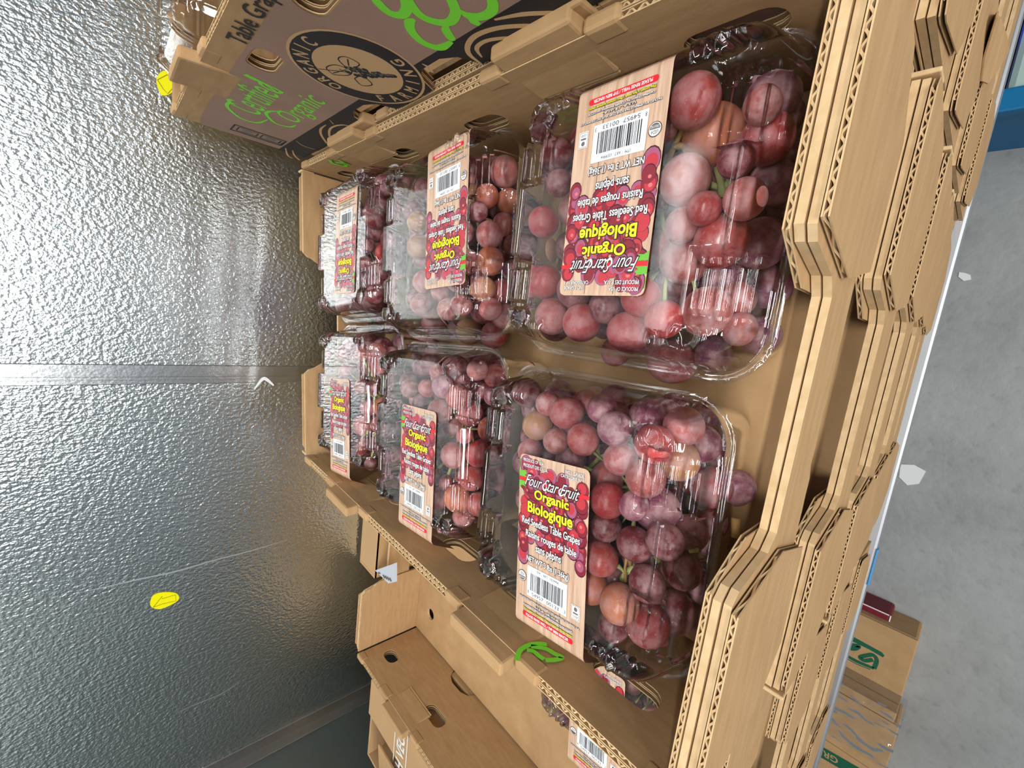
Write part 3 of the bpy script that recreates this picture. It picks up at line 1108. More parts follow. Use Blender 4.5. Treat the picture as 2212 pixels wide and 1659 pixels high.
# -------- the grapes
GRAPE = None
bm = bmesh.new()
bmesh.ops.create_uvsphere(bm, u_segments=28, v_segments=18, radius=1.0)
for v in bm.verts:
    if v.co.z > 0.93:
        pass
    if v.co.z < -0.99:
        v.co.z += 0.015
GRAPE = bpy.data.meshes.new('grape')
bm.to_mesh(GRAPE)
bm.free()
GRAPE.materials.append(M['grape'])
GRAPE.polygons.foreach_set('use_smooth', [True] * len(GRAPE.polygons))

COLS = {            # skin colour and amount of bloom
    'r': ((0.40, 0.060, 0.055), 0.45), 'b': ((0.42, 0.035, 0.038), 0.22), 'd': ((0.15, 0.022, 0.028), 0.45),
    'p': ((0.46, 0.13, 0.12), 0.85), 'o': ((0.52, 0.150, 0.070), 0.45), 't': ((0.46, 0.22, 0.085), 0.50),
    'v': ((0.26, 0.075, 0.13), 0.90), 'u': ((0.38, 0.105, 0.095), 0.62)}

GR = {}
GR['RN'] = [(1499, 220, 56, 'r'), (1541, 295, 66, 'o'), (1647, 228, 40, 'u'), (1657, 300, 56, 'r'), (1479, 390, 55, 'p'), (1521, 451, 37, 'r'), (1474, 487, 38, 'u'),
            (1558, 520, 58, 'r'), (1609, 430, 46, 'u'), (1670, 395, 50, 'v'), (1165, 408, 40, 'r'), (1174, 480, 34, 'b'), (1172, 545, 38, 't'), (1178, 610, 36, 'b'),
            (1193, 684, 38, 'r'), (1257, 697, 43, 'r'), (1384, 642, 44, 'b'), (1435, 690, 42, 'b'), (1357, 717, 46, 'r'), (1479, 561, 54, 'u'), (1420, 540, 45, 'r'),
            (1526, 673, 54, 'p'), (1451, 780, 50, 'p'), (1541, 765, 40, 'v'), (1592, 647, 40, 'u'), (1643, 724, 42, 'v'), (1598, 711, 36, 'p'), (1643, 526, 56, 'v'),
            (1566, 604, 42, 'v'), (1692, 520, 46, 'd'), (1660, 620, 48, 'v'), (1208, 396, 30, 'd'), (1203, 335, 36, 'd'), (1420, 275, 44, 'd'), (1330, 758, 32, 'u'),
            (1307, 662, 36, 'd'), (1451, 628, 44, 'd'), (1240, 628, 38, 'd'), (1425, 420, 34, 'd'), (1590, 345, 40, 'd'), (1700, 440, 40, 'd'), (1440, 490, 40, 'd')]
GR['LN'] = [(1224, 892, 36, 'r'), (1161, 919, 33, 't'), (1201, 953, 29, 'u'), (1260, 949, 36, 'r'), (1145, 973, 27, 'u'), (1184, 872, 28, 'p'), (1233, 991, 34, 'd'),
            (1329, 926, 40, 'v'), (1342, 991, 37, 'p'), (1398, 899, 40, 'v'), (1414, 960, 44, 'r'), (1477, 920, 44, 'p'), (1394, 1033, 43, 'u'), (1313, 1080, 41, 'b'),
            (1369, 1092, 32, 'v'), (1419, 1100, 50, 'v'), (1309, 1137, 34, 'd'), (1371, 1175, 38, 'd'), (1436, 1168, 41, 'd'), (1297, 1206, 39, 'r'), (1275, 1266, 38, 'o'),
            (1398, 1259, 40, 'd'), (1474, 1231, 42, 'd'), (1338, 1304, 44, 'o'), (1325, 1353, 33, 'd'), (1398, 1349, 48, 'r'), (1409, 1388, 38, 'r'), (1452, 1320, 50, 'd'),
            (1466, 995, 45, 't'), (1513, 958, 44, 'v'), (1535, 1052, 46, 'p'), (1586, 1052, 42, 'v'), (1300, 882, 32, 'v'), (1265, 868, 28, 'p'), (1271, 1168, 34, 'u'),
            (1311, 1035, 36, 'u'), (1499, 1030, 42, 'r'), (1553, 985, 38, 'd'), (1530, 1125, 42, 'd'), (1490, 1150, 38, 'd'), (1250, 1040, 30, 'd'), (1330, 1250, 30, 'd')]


def sc(lst, k, ox, oy):
    return [(ox + a * k, oy + b * k, c * k, d) for a, b, c, d in lst]


GR['RM'] = sc([(1460, 530, 120, 't'), (1630, 520, 95, 'o'), (1800, 560, 100, 'o'), (1770, 330, 120, 'p'), (1650, 820, 112, 'p'), (1655, 1025, 112, 'o'), (1450, 800, 90, 'u'),
               (1480, 1030, 100, 'u'), (1480, 420, 80, 'p'), (1090, 720, 80, 't'), (1100, 920, 95, 't'), (1140, 1190, 90, 'u'), (1120, 1360, 90, 'u'), (1190, 1380, 100, 'o'),
               (1220, 1510, 95, 'p'), (1330, 1400, 90, 'p'), (1430, 1370, 88, 'u'), (1600, 1240, 100, 't'), (1750, 1260, 100, 'r'), (1500, 1570, 110, 't'), (1400, 1560, 80, 'v'),
               (1660, 1400, 90, 'p'), (1760, 1450, 105, 'p'), (1690, 1600, 110, 'r'), (1840, 900, 90, 'u'), (1400, 1180, 90, 'd'), (1270, 1260, 80, 'u'), (1560, 640, 80, 'd'), (1760, 740, 90, 'u'),
               (1830, 1100, 90, 'v'), (1560, 1150, 70, 'd')], 0.2772, 600, 280)
GR['LM'] = sc([(1070, 460, 65, 'r'), (1190, 450, 85, 'v'), (1295, 525, 95, 'r'), (1165, 625, 92, 'u'), (1380, 640, 100, 'r'), (1260, 730, 88, 'u'), (1030, 570, 70, 'd'), (1430, 330, 80, 'p'),
               (1560, 370, 90, 'r'), (1520, 750, 90, 'o'), (1340, 800, 60, 'r'), (1260, 940, 95, 'p'), (1440, 930, 100, 'r'), (1390, 1100, 98, 'r'), (1140, 1240, 90, 'r'), (1290, 1250, 100, 'o'),
               (1230, 1440, 100, 'p'), (1440, 1290, 90, 'r'), (1330, 1380, 80, 'p'), (840, 930, 60, 'u'), (1130, 900, 50, 'd'), (1120, 1090, 70, 'd'), (1540, 520, 65, 'v'), (1600, 620, 60, 'r'),
               (1220, 830, 70, 'u'), (950, 460, 70, 'u'), (1000, 540, 60, 'u'), (1140, 340, 55, 'p'), (1330, 420, 70, 'd'), (1210, 1140, 60, 'd'), (1480, 480, 60, 'd')], 0.3014, 600, 700)
GR['RF'] = sc([(385, 1045, 62, 'd'), (415, 1175, 60, 'd'), (750, 680, 90, 'd'), (760, 790, 80, 'd'), (800, 600, 80, 'd'), (820, 960, 62, 'b'), (830, 1100, 62, 'd'), (750, 1350, 90, 'd'),
               (820, 1420, 90, 'r'), (760, 1290, 80, 'd'), (900, 1540, 60, 'v'), (680, 1040, 60, 'd'), (700, 900, 60, 'd'), (860, 860, 62, 'd')], 0.2772, 600, 280)
GR['LF'] = sc([(710, 205, 72, 'p'), (820, 220, 62, 'p'), (770, 310, 70, 'r'), (500, 330, 60, 'u'), (600, 450, 55, 'u'), (765, 595, 80, 'o'), (680, 460, 50, 'd'), (610, 720, 80, 'p'),
               (740, 720, 70, 'u'), (580, 880, 80, 'r'), (670, 1000, 50, 'd'), (600, 210, 55, 'u'), (650, 600, 60, 'u'), (800, 840, 60, 'd'), (690, 860, 55, 'd')], 0.3014, 600, 700)

ZC = -0.0455


def skew_y(x, y):
    return y + 0.036 * (2 * x / W - 1) * y / D


def pack(code, label, cx, cy, rz, zc=ZC, grapes=True, label_at=None, bunch_label=None, flip=False, gname='clear grape packs in the top carton'):
    t = thing('clamshell_pack', label, 'package', (cx, cy, zc), rz, gname)
    obj('base_tray', BASE, t)
    obj('lid', LID, t)
    if label_at:
        (lx, ly), (rx, ry) = label_at                  # top left and top right corners of the label, world
        mid = Vector(((lx + rx) / 2, (ly + ry) / 2, 0))
        dirv = Vector((rx - lx, ry - ly, 0)).normalized()   # reading direction: local -y
        ang = math.atan2(-dirv.y, -dirv.x) - math.pi / 2
        o = obj('label', LABEL, t)
        inv = Matrix.Rotation(-rz, 3, 'Z')
        lp = inv @ (mid - Vector((cx, cy, 0)))
        # slide along the length so that the fold sits on the lid's shoulder
        o.location = (lp.x, lp.y, LH + 0.0009)
        o.rotation_euler = (0, 0, ang - rz)
    if not grapes:
        return t
    b = thing('grape_bunch', bunch_label, 'grapes', (cx, cy, zc - 0.07), 0, 'bunches of red grapes')
    Rm = Matrix.Rotation(-rz, 3, 'Z')

    def room(p, r):
        q = Rm @ Vector((p.x - cx, p.y - cy, 0))
        lim = HALF - 0.016 - r * 0.75
        if edge_d(q.x, q.y, HALF - 0.001, 0.030) < 0.010 + r * 0.92:
            return False
        zz = p.z - zc
        top = lid_h(min(max(q.x, -lim), lim), min(max(q.y, -lim), lim)) - 0.0035
        return zz + r <= min(top, LH - 0.004)
    placed = []
    g2 = random.Random(code)
    for (u, v, rp, c) in GR.get(code, []):
        d = RX * ((u - 1106.0) / FPX) + RY * ((v - 829.5) / FPX) + RF
        dl = d.length
        k = (zc + 0.03 - CAM.z) / d.z
        for _ in range(60):
            p = CAM + d * k
            r = rp / FPX * k * 0.98
            if p.z - r < zc - 0.074:
                break
            if room(p, r) and all((p - q).length > 0.90 * (r + s) for q, s, _c in placed):
                break
            k += 0.0015 / abs(d.z)
        r = min(r, 0.0195)
        p.z = max(p.z, zc - 0.073 + r)
        placed.append((p, r, c))
    nv = len(placed)
    # the hidden layers below
    tries = 0
    while tries < 5200 and len(placed) < nv + 105 and nv:
        tries += 1
        q = Rm.inverted() @ Vector((g2.uniform(-0.078, 0.078), g2.uniform(-0.078, 0.078), 0))
        p = Vector((cx + q.x, cy + q.y, zc + g2.uniform(-0.058, 0.006)))
        r = g2.uniform(0.0112, 0.0135)
        if p.z - r < zc - 0.070 or not room(p, r):
            continue
        dv = p - CAM
        k = FPX / dv.dot(RF)
        pu, pv = 1106 + dv.dot(RX) * k, 829.5 + dv.dot(RY) * k
        if code == 'RN' and (pv > 735 and pu < 1370 or pu < 1180 and pv > 650 or pv > 800 and pu < 1420):
            continue
        if code in ('RM', 'LM', 'LN') and (pv > {'RM': 735, 'LM': 1190, 'LN': 1420}[code] or (code == 'LN' and pu < 1210 and pv > 1100)):
            continue
        vis = True
        for a, e, _x in placed[:nv]:                       # never in front of a berry the photograph shows
            da = a - CAM
            if (da.cross(dv).length / dv.length) < 0.9 * (e + r) and dv.length < da.length + 0.004:
                vis = False
                break
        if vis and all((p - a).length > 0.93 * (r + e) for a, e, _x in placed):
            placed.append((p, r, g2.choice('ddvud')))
    for (p, r, c) in placed:
        o = obj('grape', GRAPE, b, p - b.location)
        e = g2.uniform(0.98, 1.10)
        o.scale = (r * 0.99, r * 0.99, r * e)
        o.rotation_euler = (g2.uniform(0.6, 2.2), g2.uniform(-0.6, 0.6), g2.uniform(0, 6.28))
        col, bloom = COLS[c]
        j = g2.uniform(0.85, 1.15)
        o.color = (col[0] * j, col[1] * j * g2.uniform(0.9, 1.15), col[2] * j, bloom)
    # stalks: a main stem under the berries with a pedicel to the nearest ones
    if nv:
        cen = sum((p for p, r, c in placed[:nv]), Vector()) / nv
        near = sorted(placed[:nv], key=lambda e: (e[0] - cen).length)[:16]
        for i, (p, r, c) in enumerate(near):
            mb = MB()
            o0 = b.location
            a = p - o0 + (cen - p).normalized() * r * 0.8
            e = cen - o0 + Vector((0, 0, -0.012)) + Vector((g2.uniform(-0.01, 0.01), g2.uniform(-0.01, 0.01), 0))
            mid = (a + e) / 2 + Vector((0, 0, -0.004))
            mb.tube([a, mid, e], [0.0014, 0.0010, 0.0018], M['stem'], 6)
            mb.build('pedicel', b, True)
    return t, b


def add_stems(b, lines, zc):
    for px, z, rad, mt in lines:
        mb = MB()
        pts = [at(u, v, 2, z + dz) - b.location for u, v, dz in px]
        mb.tube(pts, [rad * (1.5 if i in (0, len(pts) - 1) else 1.0) for i in range(len(pts))], M[mt], 7)
        mb.build('stem', b, True)


ZP = ZC + LH
def lab(tl, tr):
    a, b = at(tl[0], tl[1], 2, ZP), at(tr[0], tr[1], 2, ZP)
    return ((a.x, a.y), (b.x, b.y))


RZ = math.radians(5)
rows = [0.1135, 0.3015, 0.4895]
cxl, cxr = 0.106, 0.294
packs = {}
packs['LN'] = pack('LN', 'clear grape pack at the near left of the top carton', cxl + 0.002, skew_y(cxl, rows[0]) - 0.003, RZ * 0.5, label_at=lab((1128, 978), (1275, 1015)),
                   bunch_label='dusty red and purple grapes in the near left pack, green stem showing')
packs['RN'] = pack('RN', 'clear grape pack at the near right of the top carton, bare brown corner inside', cxr + 0.008, skew_y(cxr, rows[0]) - 0.014, RZ * 0.2, label_at=lab((1397, 640), (1207, 638)),
                   bunch_label='big pink red grapes in the near right pack with a bare brown corner')
packs['LM'] = pack('LM', 'clear grape pack in the middle of the left row, between two other left packs', cxl, skew_y(cxl, rows[1]), RZ * 1.1, label_at=lab((873, 872), (942, 890)),
                   bunch_label='orange red grapes in the middle left pack, filling it evenly')
packs['RM'] = pack('RM', 'clear grape pack in the middle of the right row', cxr, skew_y(cxr, rows[1]), RZ * 1.2, label_at=lab((1006, 613), (920, 626)),
                   bunch_label='tan and orange grapes in the middle right pack')
packs['LF'] = pack('LF', 'clear grape pack at the far left of the top carton', cxl, skew_y(cxl, rows[2]), RZ * 1.2, label_at=lab((714, 817), (757, 820)),
                   bunch_label='dusty pink grapes in the far left pack by the wall')
packs['RF'] = pack('RF', 'glossy clear grape pack at the far right of the top carton', cxr, skew_y(cxr, rows[2]), RZ * 1.4, label_at=lab((765, 632), (725, 635)),
                   bunch_label='dark red grapes in the far right pack under white glare')
add_stems(packs['RN'][1], [
    ([(1470, 285, 0), (1456, 318, 0), (1440, 352, -0.004)], ZC, 0.0016, 'stem_brown'), ([(1458, 316, 0), (1485, 314, 0)], ZC, 0.0014, 'stem_brown'),
    ([(1550, 365, 0), (1557, 395, 0.002), (1562, 425, 0)], ZC, 0.0019, 'stem'), ([(1530, 398, 0), (1557, 406, 0), (1585, 390, 0)], ZC, 0.0017, 'stem'), ([(1585, 370, 0), (1575, 395, 0)], ZC, 0.0015, 'stem')], ZC)
add_stems(packs['LN'][1], [
    ([(1290, 960, 0), (1293, 990, 0), (1270, 1015, -0.004)], ZC, 0.0014, 'stem'), ([(1293, 990, 0), (1310, 985, 0)], ZC, 0.0013, 'stem'),
    ([(1310, 1222, 0), (1335, 1222, 0.004), (1352, 1235, 0.002), (1345, 1252, 0)], ZC + 0.008, 0.0019, 'stem'), ([(1352, 1235, 0), (1372, 1226, 0)], ZC + 0.008, 0.0017, 'stem'),
    ([(1357, 1188, 0.01), (1350, 1225, 0.006), (1351, 1255, 0.004)], ZC + 0.006, 0.0009, 'stem_brown'), ([(1357, 1188, 0.01), (1362, 1220, 0.006)], ZC + 0.006, 0.0009, 'stem_brown'),
    ([(1415, 1200, 0), (1425, 1215, 0)], ZC, 0.0010, 'stem'), ([(1490, 1190, 0), (1508, 1188, 0)], ZC, 0.0010, 'stem'), ([(1590, 1120, 0), (1588, 1160, 0)], ZC - 0.02, 0.0018, 'stem_brown')], ZC)
add_stems(packs['RM'][1], [([(1045, 455, 0), (1040, 470, 0), (1062, 478, -0.002)], ZC, 0.0012, 'stem_brown'), ([(1030, 665, 0), (1045, 662, 0), (1060, 668, 0)], ZC, 0.0012, 'stem_brown')], ZC)
add_stems(packs['LF'][1], [([(806, 800, 0), (812, 820, 0), (818, 840, 0)], ZC, 0.0014, 'stem'), ([(812, 820, 0), (800, 830, 0)], ZC, 0.0012, 'stem')], ZC)

# packs in the cartons below, seen through the low fronts
GB = 'clear grape packs in lower cartons'
for k, (cx, nm) in enumerate(((cxl, 'left'), (cxr, 'right'))):
    src = {'left': 'LN', 'right': 'RN'}[nm]
    for lv, word in ((1, 'second'), (2, 'third')):
        z = ZC - PITCH * lv
        t = pack('none', 'clear grape pack at the %s in the dark %s carton of the middle stack' % (nm, word), cx, 0.115, 0.0, zc=z, grapes=False, gname=GB)
        if lv == 1:
            dup(packs[src][1], 'shaded grapes at the %s inside the second carton of the middle stack' % nm, packs[src][1].location + Vector((0, 0.0, -PITCH)))

# pack lying in the empty carton, beside the middle stack
zl = -0.1295 - H + 0.079
a, b_ = at(1224, 1530, 2, zl + LH), at(1370, 1600, 2, zl + LH)
p0 = at(1262, 1590, 2, zl + LH)
rz7 = RZ
dd = Vector((0.10, -1.0, 0)).normalized()
ctr = p0 + Vector((0.052, 0.0, 0))
tl = p0 + Vector((0.088, 0.030, 0))
t7 = pack('X', 'clear grape pack lying in the empty left carton beside the middle stack', -0.112, 0.118, 0.0, zc=zl,
          grapes=False, gname=GB)
o = obj('label', LABEL, t7)
o.location = (0.022, 0.012, LH + 0.0009)
o.rotation_euler = (0, 0, 0.12)
b7 = dup(packs['LM'][1], 'grapes in the pack lying in the empty left carton', Vector((-0.112, 0.118, zl - 0.07)))

# pack at the far end of the right top carton, standing a little above its rim
t8 = pack('Y', 'clear grape pack at the far end of the printed carton by the wall', XR + 0.103, 0.520, 0.0, zc=0.124, grapes=False, gname=GB)

# ------------------------------------------------------------------ cartons beyond the empty one, by the left wall
def carton_simple(name, label, x0, x1, y0, y1, z0, z1, flaps=True):
    t = thing(name, label, 'carton', ((x0 + x1) / 2, (y0 + y1) / 2, z0))
    ox, oy, oz = t.location
    mb = MB()
    th = 0.005
    k, e = M['kraft_old'], M['kraft_edge']
    mb.box(x0 - ox, x1 - ox, y0 - oy, y0 + th - oy, 0, z1 - z0, k)
    mb.box(x0 - ox, x1 - ox, y1 - th - oy, y1 - oy, 0, z1 - z0, k)
    mb.box(x0 - ox, x0 + th - ox, y0 + th - oy, y1 - th - oy, 0, z1 - z0, k)
    mb.box(x1 - th - ox, x1 - ox, y0 + th - oy, y1 - th - oy, 0, z1 - z0, k)
    mb.build('carton_walls', t)
    mb = MB()
    mb.box(x0 + th - ox, x1 - th - ox, y0 + th - oy, y1 - th - oy, 0, th, k)
    mb.build('carton_floor', t)
    return t


# vegetable carton with white lettering on its closed top
zt = -0.135
tv = carton_simple('vegetable_carton', 'brown carton by the left wall with white FRESH VEGE lettering on its top', -0.600, -0.437, 0.10, 0.56, SHELF_Z, zt)
O = tv.location
mb = MB()
xg = -0.508
mb.bevbox(xg - O.x, -0.437 - O.x, 0.10 - O.y, 0.56 - O.y, zt - O.z, zt - O.z + 0.005, 0.0015, M['kraft_old'])
mb.build('top_flap', tv)
mb = MB()
mb.bevbox(-0.600 - O.x, xg - 0.004 - O.x, 0.10 - O.y, 0.50 - O.y, zt - O.z, zt - O.z + 0.005, 0.0015, M['kraft_old'],
          lambda x, y, z: (x, y, z + max(0, (x - (-0.600 - O.x))) * 0.12))
mb.build('top_flap', tv)
mb = MB()
VP = lambda u, v, n: (u - O.x, v - O.y, zt - O.z + 0.0054 + n)
def vp(px):
    return [(at(u, v, 2, zt + 0.0054).x, at(u, v, 2, zt + 0.0054).y) for u, v in px]
A, B_, C_ = vp([(848, 1659)])[0], vp([(856, 1552)])[0], vp([(884, 1557)])[0]
ex = Vector((B_[0] - A[0], B_[1] - A[1]))
Lx = ex.length
ex.normalize()
ey = Vector((-ex.y, ex.x))
hh = abs((Vector(C_) - Vector(B_)).dot(ey))
VQ = lambda u, v, n: VP(B_[0] + ex.x * u - ey.x * (hh - v), B_[1] + ex.y * u - ey.y * (hh - v), n)
put_text(mb, 'FRESH VEGE', -Lx * 1.32, -0.002, hh * 0.18, hh * 0.82, VQ, 0.0002, M['vegwhite'], 0.03)
stroke(mb, [(-Lx * 1.4, hh), (0.001, hh)], 0.0025, VQ, 0.0002, M['vegwhite'], 1)
stroke(mb, [(-Lx * 1.4, 0), (0.001, 0)], 0.0025, VQ, 0.0002, M['vegwhite'], 1)
mb.build('lettering', tv, label='white FRESH VEGE lettering in a white frame')

# narrow carton with a white sheet, in the gap before the wall
ZN = -0.160
ts = carton_simple('narrow_carton', 'narrow brown carton with a white sheet, between the empty carton and the wall', -0.292, -0.19, 0.634, 0.70, SHELF_Z, ZN)
O2 = ts.location
mb = MB()
mb.box(-0.292 - O2.x, -0.19 - O2.x, 0.634 - O2.y, 0.70 - O2.y, ZN - O2.z - 0.004, ZN - O2.z - 0.0005, M['kraft_old'])
mb.build('top_flap', ts)
mb = MB()
def sheet_px(px):
    return [(at(u, v, 2, ZN).x - O2.x, at(u, v, 2, ZN).y - O2.y) for u, v in px]
SP = lambda u, v, n: (u, v, ZN - O2.z + n)
mb.plate(sheet_px([(811, 1232), (858, 1215), (858, 1256), (840, 1260)]), [], SP, 0.0002, 0.0008, M['paper'])
for k in range(4):
    poly(mb, sheet_px([(827 + k * 4.6, 1242 + k * 2.2), (830 + k * 4.6, 1240 + k * 2.2), (834 + k * 4.6, 1248 + k * 2.2), (831 + k * 4.6, 1250 + k * 2.2)]), SP, 0.001, M['grey'])
poly(mb, sheet_px([(816, 1236), (821, 1235), (824, 1239), (819, 1240)]), SP, 0.001, M['grey'])
mb.build('paper_sheet', ts, label='white printed sheet')

# ------------------------------------------------------------------ boxes under the shelf
def closed_box(name, label, cat, x0, x1, y0, y1, z0, z1, m, r=0.006):
    t = thing(name, label, cat, ((x0 + x1) / 2, (y0 + y1) / 2, z0))
    O = t.location
    mb = MB()
    mb.bevbox(x0 - O.x, x1 - O.x, y0 - O.y, y1 - O.y, 0, z1 - z0, r, m)
    mb.build('box_body', t)
    return t


ZB = -1.14
pa = at(1985, 1385, 2, ZB)
pb = at(1945, 1572, 2, ZB)
gap = pb.x
sx = at(1958, 1532, 2, ZB).x
tA = closed_box('brown_box', 'brown taped box on the floor with green PA lettering, under the shelf at left', 'box', gap, pa.x, pa.y, 0.34, FLOOR_Z, ZB - 0.003, M['kraft'])
tB = closed_box('brown_box', 'brown box on the floor with a green GREEN band, left of the taped box', 'box', gap - 0.28, gap - 0.006, pa.y - 0.01, 0.33, FLOOR_Z, ZB - 0.013, M['kraft'])
def flaps(t, zz, xs, x0, x1, y0, y1):
    Q = t.location
    for a0, a1 in ((x0 + 0.001, xs - 0.0012), (xs + 0.0012, x1 - 0.001)):
        mb = MB()
        mb.bevbox(a0 - Q.x, a1 - Q.x, y0 + 0.001 - Q.y, y1 - 0.001 - Q.y, zz - Q.z - 0.006, zz - Q.z, 0.0015, M['kraft'])
        mb.build('top_flap', t)


flaps(tA, ZB, sx, gap, pa.x, pa.y, 0.34)
flaps(tB, ZB - 0.01, gap - 0.15, gap - 0.28, gap - 0.006, pa.y - 0.01, 0.33)


def box_print(t, zz, fn):
    mb = MB()
    Q = t.location
    fn(mb, lambda u, v, n: (u - Q.x, v - Q.y, zz - Q.z + 0.0004 + n))
    return mb
def z2(px, zz):
    return [(at(u, v, 2, zz).x, at(u, v, 2, zz).y) for u, v in px]
def prA(mb, P):
    g = M['darkgreen']
    poly(mb, z2([(1832, 1369), (1905, 1409), (1911, 1416), (1907, 1420), (1878, 1403), (1830, 1380)], ZB), P, 0, g)
    stroke(mb, z2([(1888, 1444), (1894, 1426), (1886, 1415), (1872, 1416), (1858, 1420), (1868, 1427), (1886, 1425)], ZB), 0.0085, P, 0.0001, g)
    stroke(mb, z2([(1822, 1412), (1850, 1428), (1888, 1444)], ZB), [0.006, 0.008, 0.006], P, 0.0001, g)
    stroke(mb, z2([(1826, 1402), (1840, 1394), (1856, 1396), (1846, 1402), (1834, 1400)], ZB), 0.008, P, 0.0001, g)
    stroke(mb, z2([(1822, 1418), (1850, 1434), (1880, 1446)], ZB), 0.002, P, 0.0001, g)
box_print(tA, ZB, prA).build('green_print', tA, label='green PA lettering')
mb = MB()
Q = tA.location
tp = z2([(1812, 1431), (1962, 1512), (1955, 1552), (1800, 1467)], ZB)
mb.plate(tp, [], lambda u, v, n: (u - Q.x, v - Q.y, ZB - Q.z + 0.0003 + n), 0, 0.0003, M['clear'])
mb.build('packing_tape', tA, label='glossy clear packing tape')
def prB(mb, P):
    g = M['darkgreen']
    zz = ZB - 0.01
    a, b, c = [Vector(q) for q in z2([(1813, 1656), (1738, 1612), (1745, 1598)], zz)]
    ex = (b - a).normalized()
    ey = Vector((-ex.y, ex.x))
    hq = (c - b).dot(ey)
    Lq = (b - a).length
    PP = lambda u, v, n: P(a.x + ex.x * u + ey.x * v, a.y + ex.y * u + ey.y * v, n)
    lo, hi = (0, hq) if hq > 0 else (hq, 0)
    poly(mb, [(-0.05, lo - 0.004), (Lq * 1.12, lo - 0.004), (Lq * 1.12, hi + 0.004), (-0.05, hi + 0.004)], PP, 0, g)
    put_text(mb, 'GREEN', Lq * 0.05, Lq * 1.02, lo + 0.003, hi - 0.003, PP, 0.0003, M['kraft'], 0.02)
    stroke(mb, z2([(1732, 1635), (1740, 1650), (1745, 1670)], zz), 0.012, P, 0.0001, g)
box_print(tB, ZB - 0.01, prB).build('green_print', tB, label='green band with the word GREEN')
# crumpled stretch film between the two
rgf = random.Random(21)
vs, fs = [], []
NX, NY = 36, 44
fx0, fx1, fy0, fy1 = gap - 0.12, gap + 0.035, pa.y - 0.012, 0.20
for j in range(NY + 1):
    for i in range(NX + 1):
        x = fx0 + (fx1 - fx0) * i / NX
        y = fy0 + (fy1 - fy0) * j / NY
        z = ZB + 0.004 + 0.005 * abs(noise.noise(Vector((x * 26 + y * 8, y * 9 - x * 6, 0)))) + 0.004 * noise.noise(Vector((x * 90, y * 40, 2)))
        vs.append((x + rgf.uniform(-0.001, 0.001), y, z))
for j in range(NY):
    for i in range(NX):
        a0 = j * (NX + 1) + i
        fs.append((a0, a0 + 1, a0 + NX + 2, a0 + NX + 1))
mb = MB()
mb.add(vs, fs, M['clear'])
tag(mb.build('stretch_film', None, True), 'crinkled clear stretch film lying over the gap between the two floor boxes', 'film')
# dark red box
za = -1.17
q0, q1 = at(1926, 1330, 2, za), at(1865, 1292, 2, za)
q2 = at(1915, 1358, 2, za)
tr_ = closed_box('red_box', 'dark red box with worn pale edges lying beside the brown PA box', 'box', q2.x, q0.x, q0.y, 0.12, FLOOR_Z, za, M['darkred'], 0.006)
mb = MB()
Q = tr_.location
hw, hd, ht = (q0.x - q2.x) / 2, (0.12 - q0.y) / 2, za - FLOOR_Z
for sgn in (-1, 1):
    mb.bevbox(sgn * (hw - 0.002) - 0.0012, sgn * (hw - 0.002) + 0.0012, -hd + 0.004, hd, ht - 0.002, ht + 0.0006, 0.0005, M['putty'])
mb.bevbox(-hw + 0.002, hw - 0.002, -hd, -hd + 0.0025, ht - 0.003, ht + 0.0003, 0.0005, M['putty'])
mb.build('worn_edge', tr_)
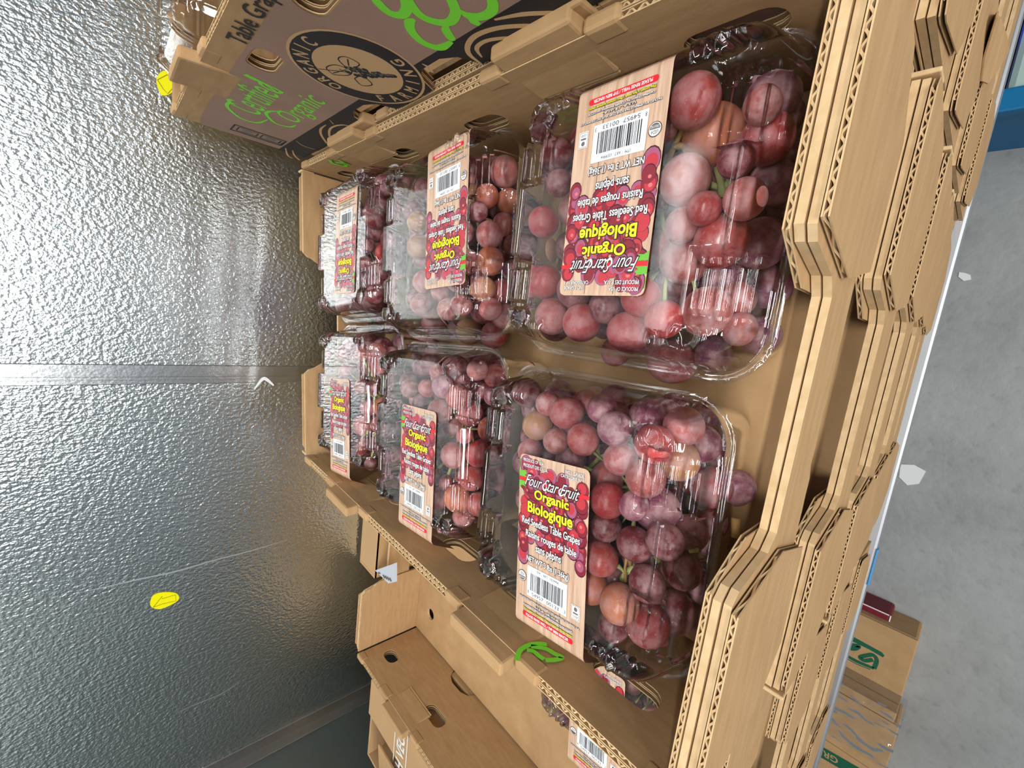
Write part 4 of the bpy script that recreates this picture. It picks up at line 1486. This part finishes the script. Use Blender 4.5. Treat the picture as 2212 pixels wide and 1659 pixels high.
# blue bin at the right
zb = -1.0
c0, c1 = at(2140, 246, 2, zb), at(2155, 193, 2, zb)
rw = c1.x - c0.x
tb = thing('blue_bin', 'blue plastic bin with a broad rim on the floor right of the stacks', 'bin', (c0.x + 0.25, -0.10, FLOOR_Z))
Q = tb.location
hz = zb - FLOOR_Z
mb = MB()
for (x0, x1, y0, y1) in ((-0.235, 0.235, -0.285, -0.27), (-0.235, 0.235, 0.27, 0.285), (-0.235, -0.22, -0.27, 0.27), (0.22, 0.235, -0.27, 0.27)):
    mb.box(x0, x1, y0, y1, 0.0, hz - 0.004, M['blue'])
mb.box(-0.22, 0.22, -0.27, 0.27, 0.0, 0.01, M['blue'])
mb.build('bin_body', tb)
mb = MB()
mb.bevbox(-0.25, -0.25 + rw, -0.30, 0.30, hz - 0.025, hz, 0.004, M['blue'])
mb.bevbox(0.25 - rw, 0.25, -0.30, 0.30, hz - 0.025, hz, 0.004, M['blue'])
mb.bevbox(-0.25 + rw, 0.25 - rw, -0.30, -0.30 + rw, hz - 0.025, hz, 0.004, M['blue'])
mb.bevbox(-0.25 + rw, 0.25 - rw, 0.30 - rw, 0.30, hz - 0.025, hz, 0.004, M['blue'])
mb.build('rim', tb)
n0 = at(2188, 90, 2, zb - 0.02)
tn = closed_box('navy_box', 'navy blue box standing in the blue bin', 'box', c1.x + 0.004, c1.x + 0.32, n0.y, n0.y + 0.16, FLOOR_Z + 0.012, zb - 0.02, M['navy'], 0.004)
mb = MB()
e0 = at(2205, 80, 2, zb - 0.02)
mb.bevbox(e0.x - tn.location.x, e0.x - tn.location.x + 0.10, -0.0825, -0.0795, zb - FLOOR_Z - 0.10, zb - FLOOR_Z - 0.034, 0.0008, M['bluebright'])
mb.build('front_panel', tn, label='bright blue front panel')
tm = closed_box('green_tub', 'pale green plastic tub in front of the navy box inside the blue bin', 'tub', c1.x + 0.004, c1.x + 0.25, n0.y - 0.10, n0.y - 0.006, FLOOR_Z + 0.012, zb - 0.03, M['mint'], 0.012)

# pale scuffs of paint on the floor
mb = MB()
for px in ([(1946, 1003), (1975, 1004), (2000, 1018), (1985, 1045), (1960, 1048), (1942, 1030)], [(2072, 588), (2085, 590), (2096, 594), (2098, 604), (2082, 607), (2070, 598)]):
    pts = z2(px, FLOOR_Z)
    mb.plate(pts, [], lambda u, v, n: (u, v, FLOOR_Z + n), 0.0, 0.0015, M['putty'])
fl = bpy.data.objects['floor']
mb.build('paint_scuff', fl)

# tidy the normals of every flat-shaded mesh
for me in bpy.data.meshes:
    if me.name.split('.')[0] not in ('lid', 'base_tray', 'label', 'grape', 'side_print'):
        fix_normals(me)
bpy.context.view_layer.update()
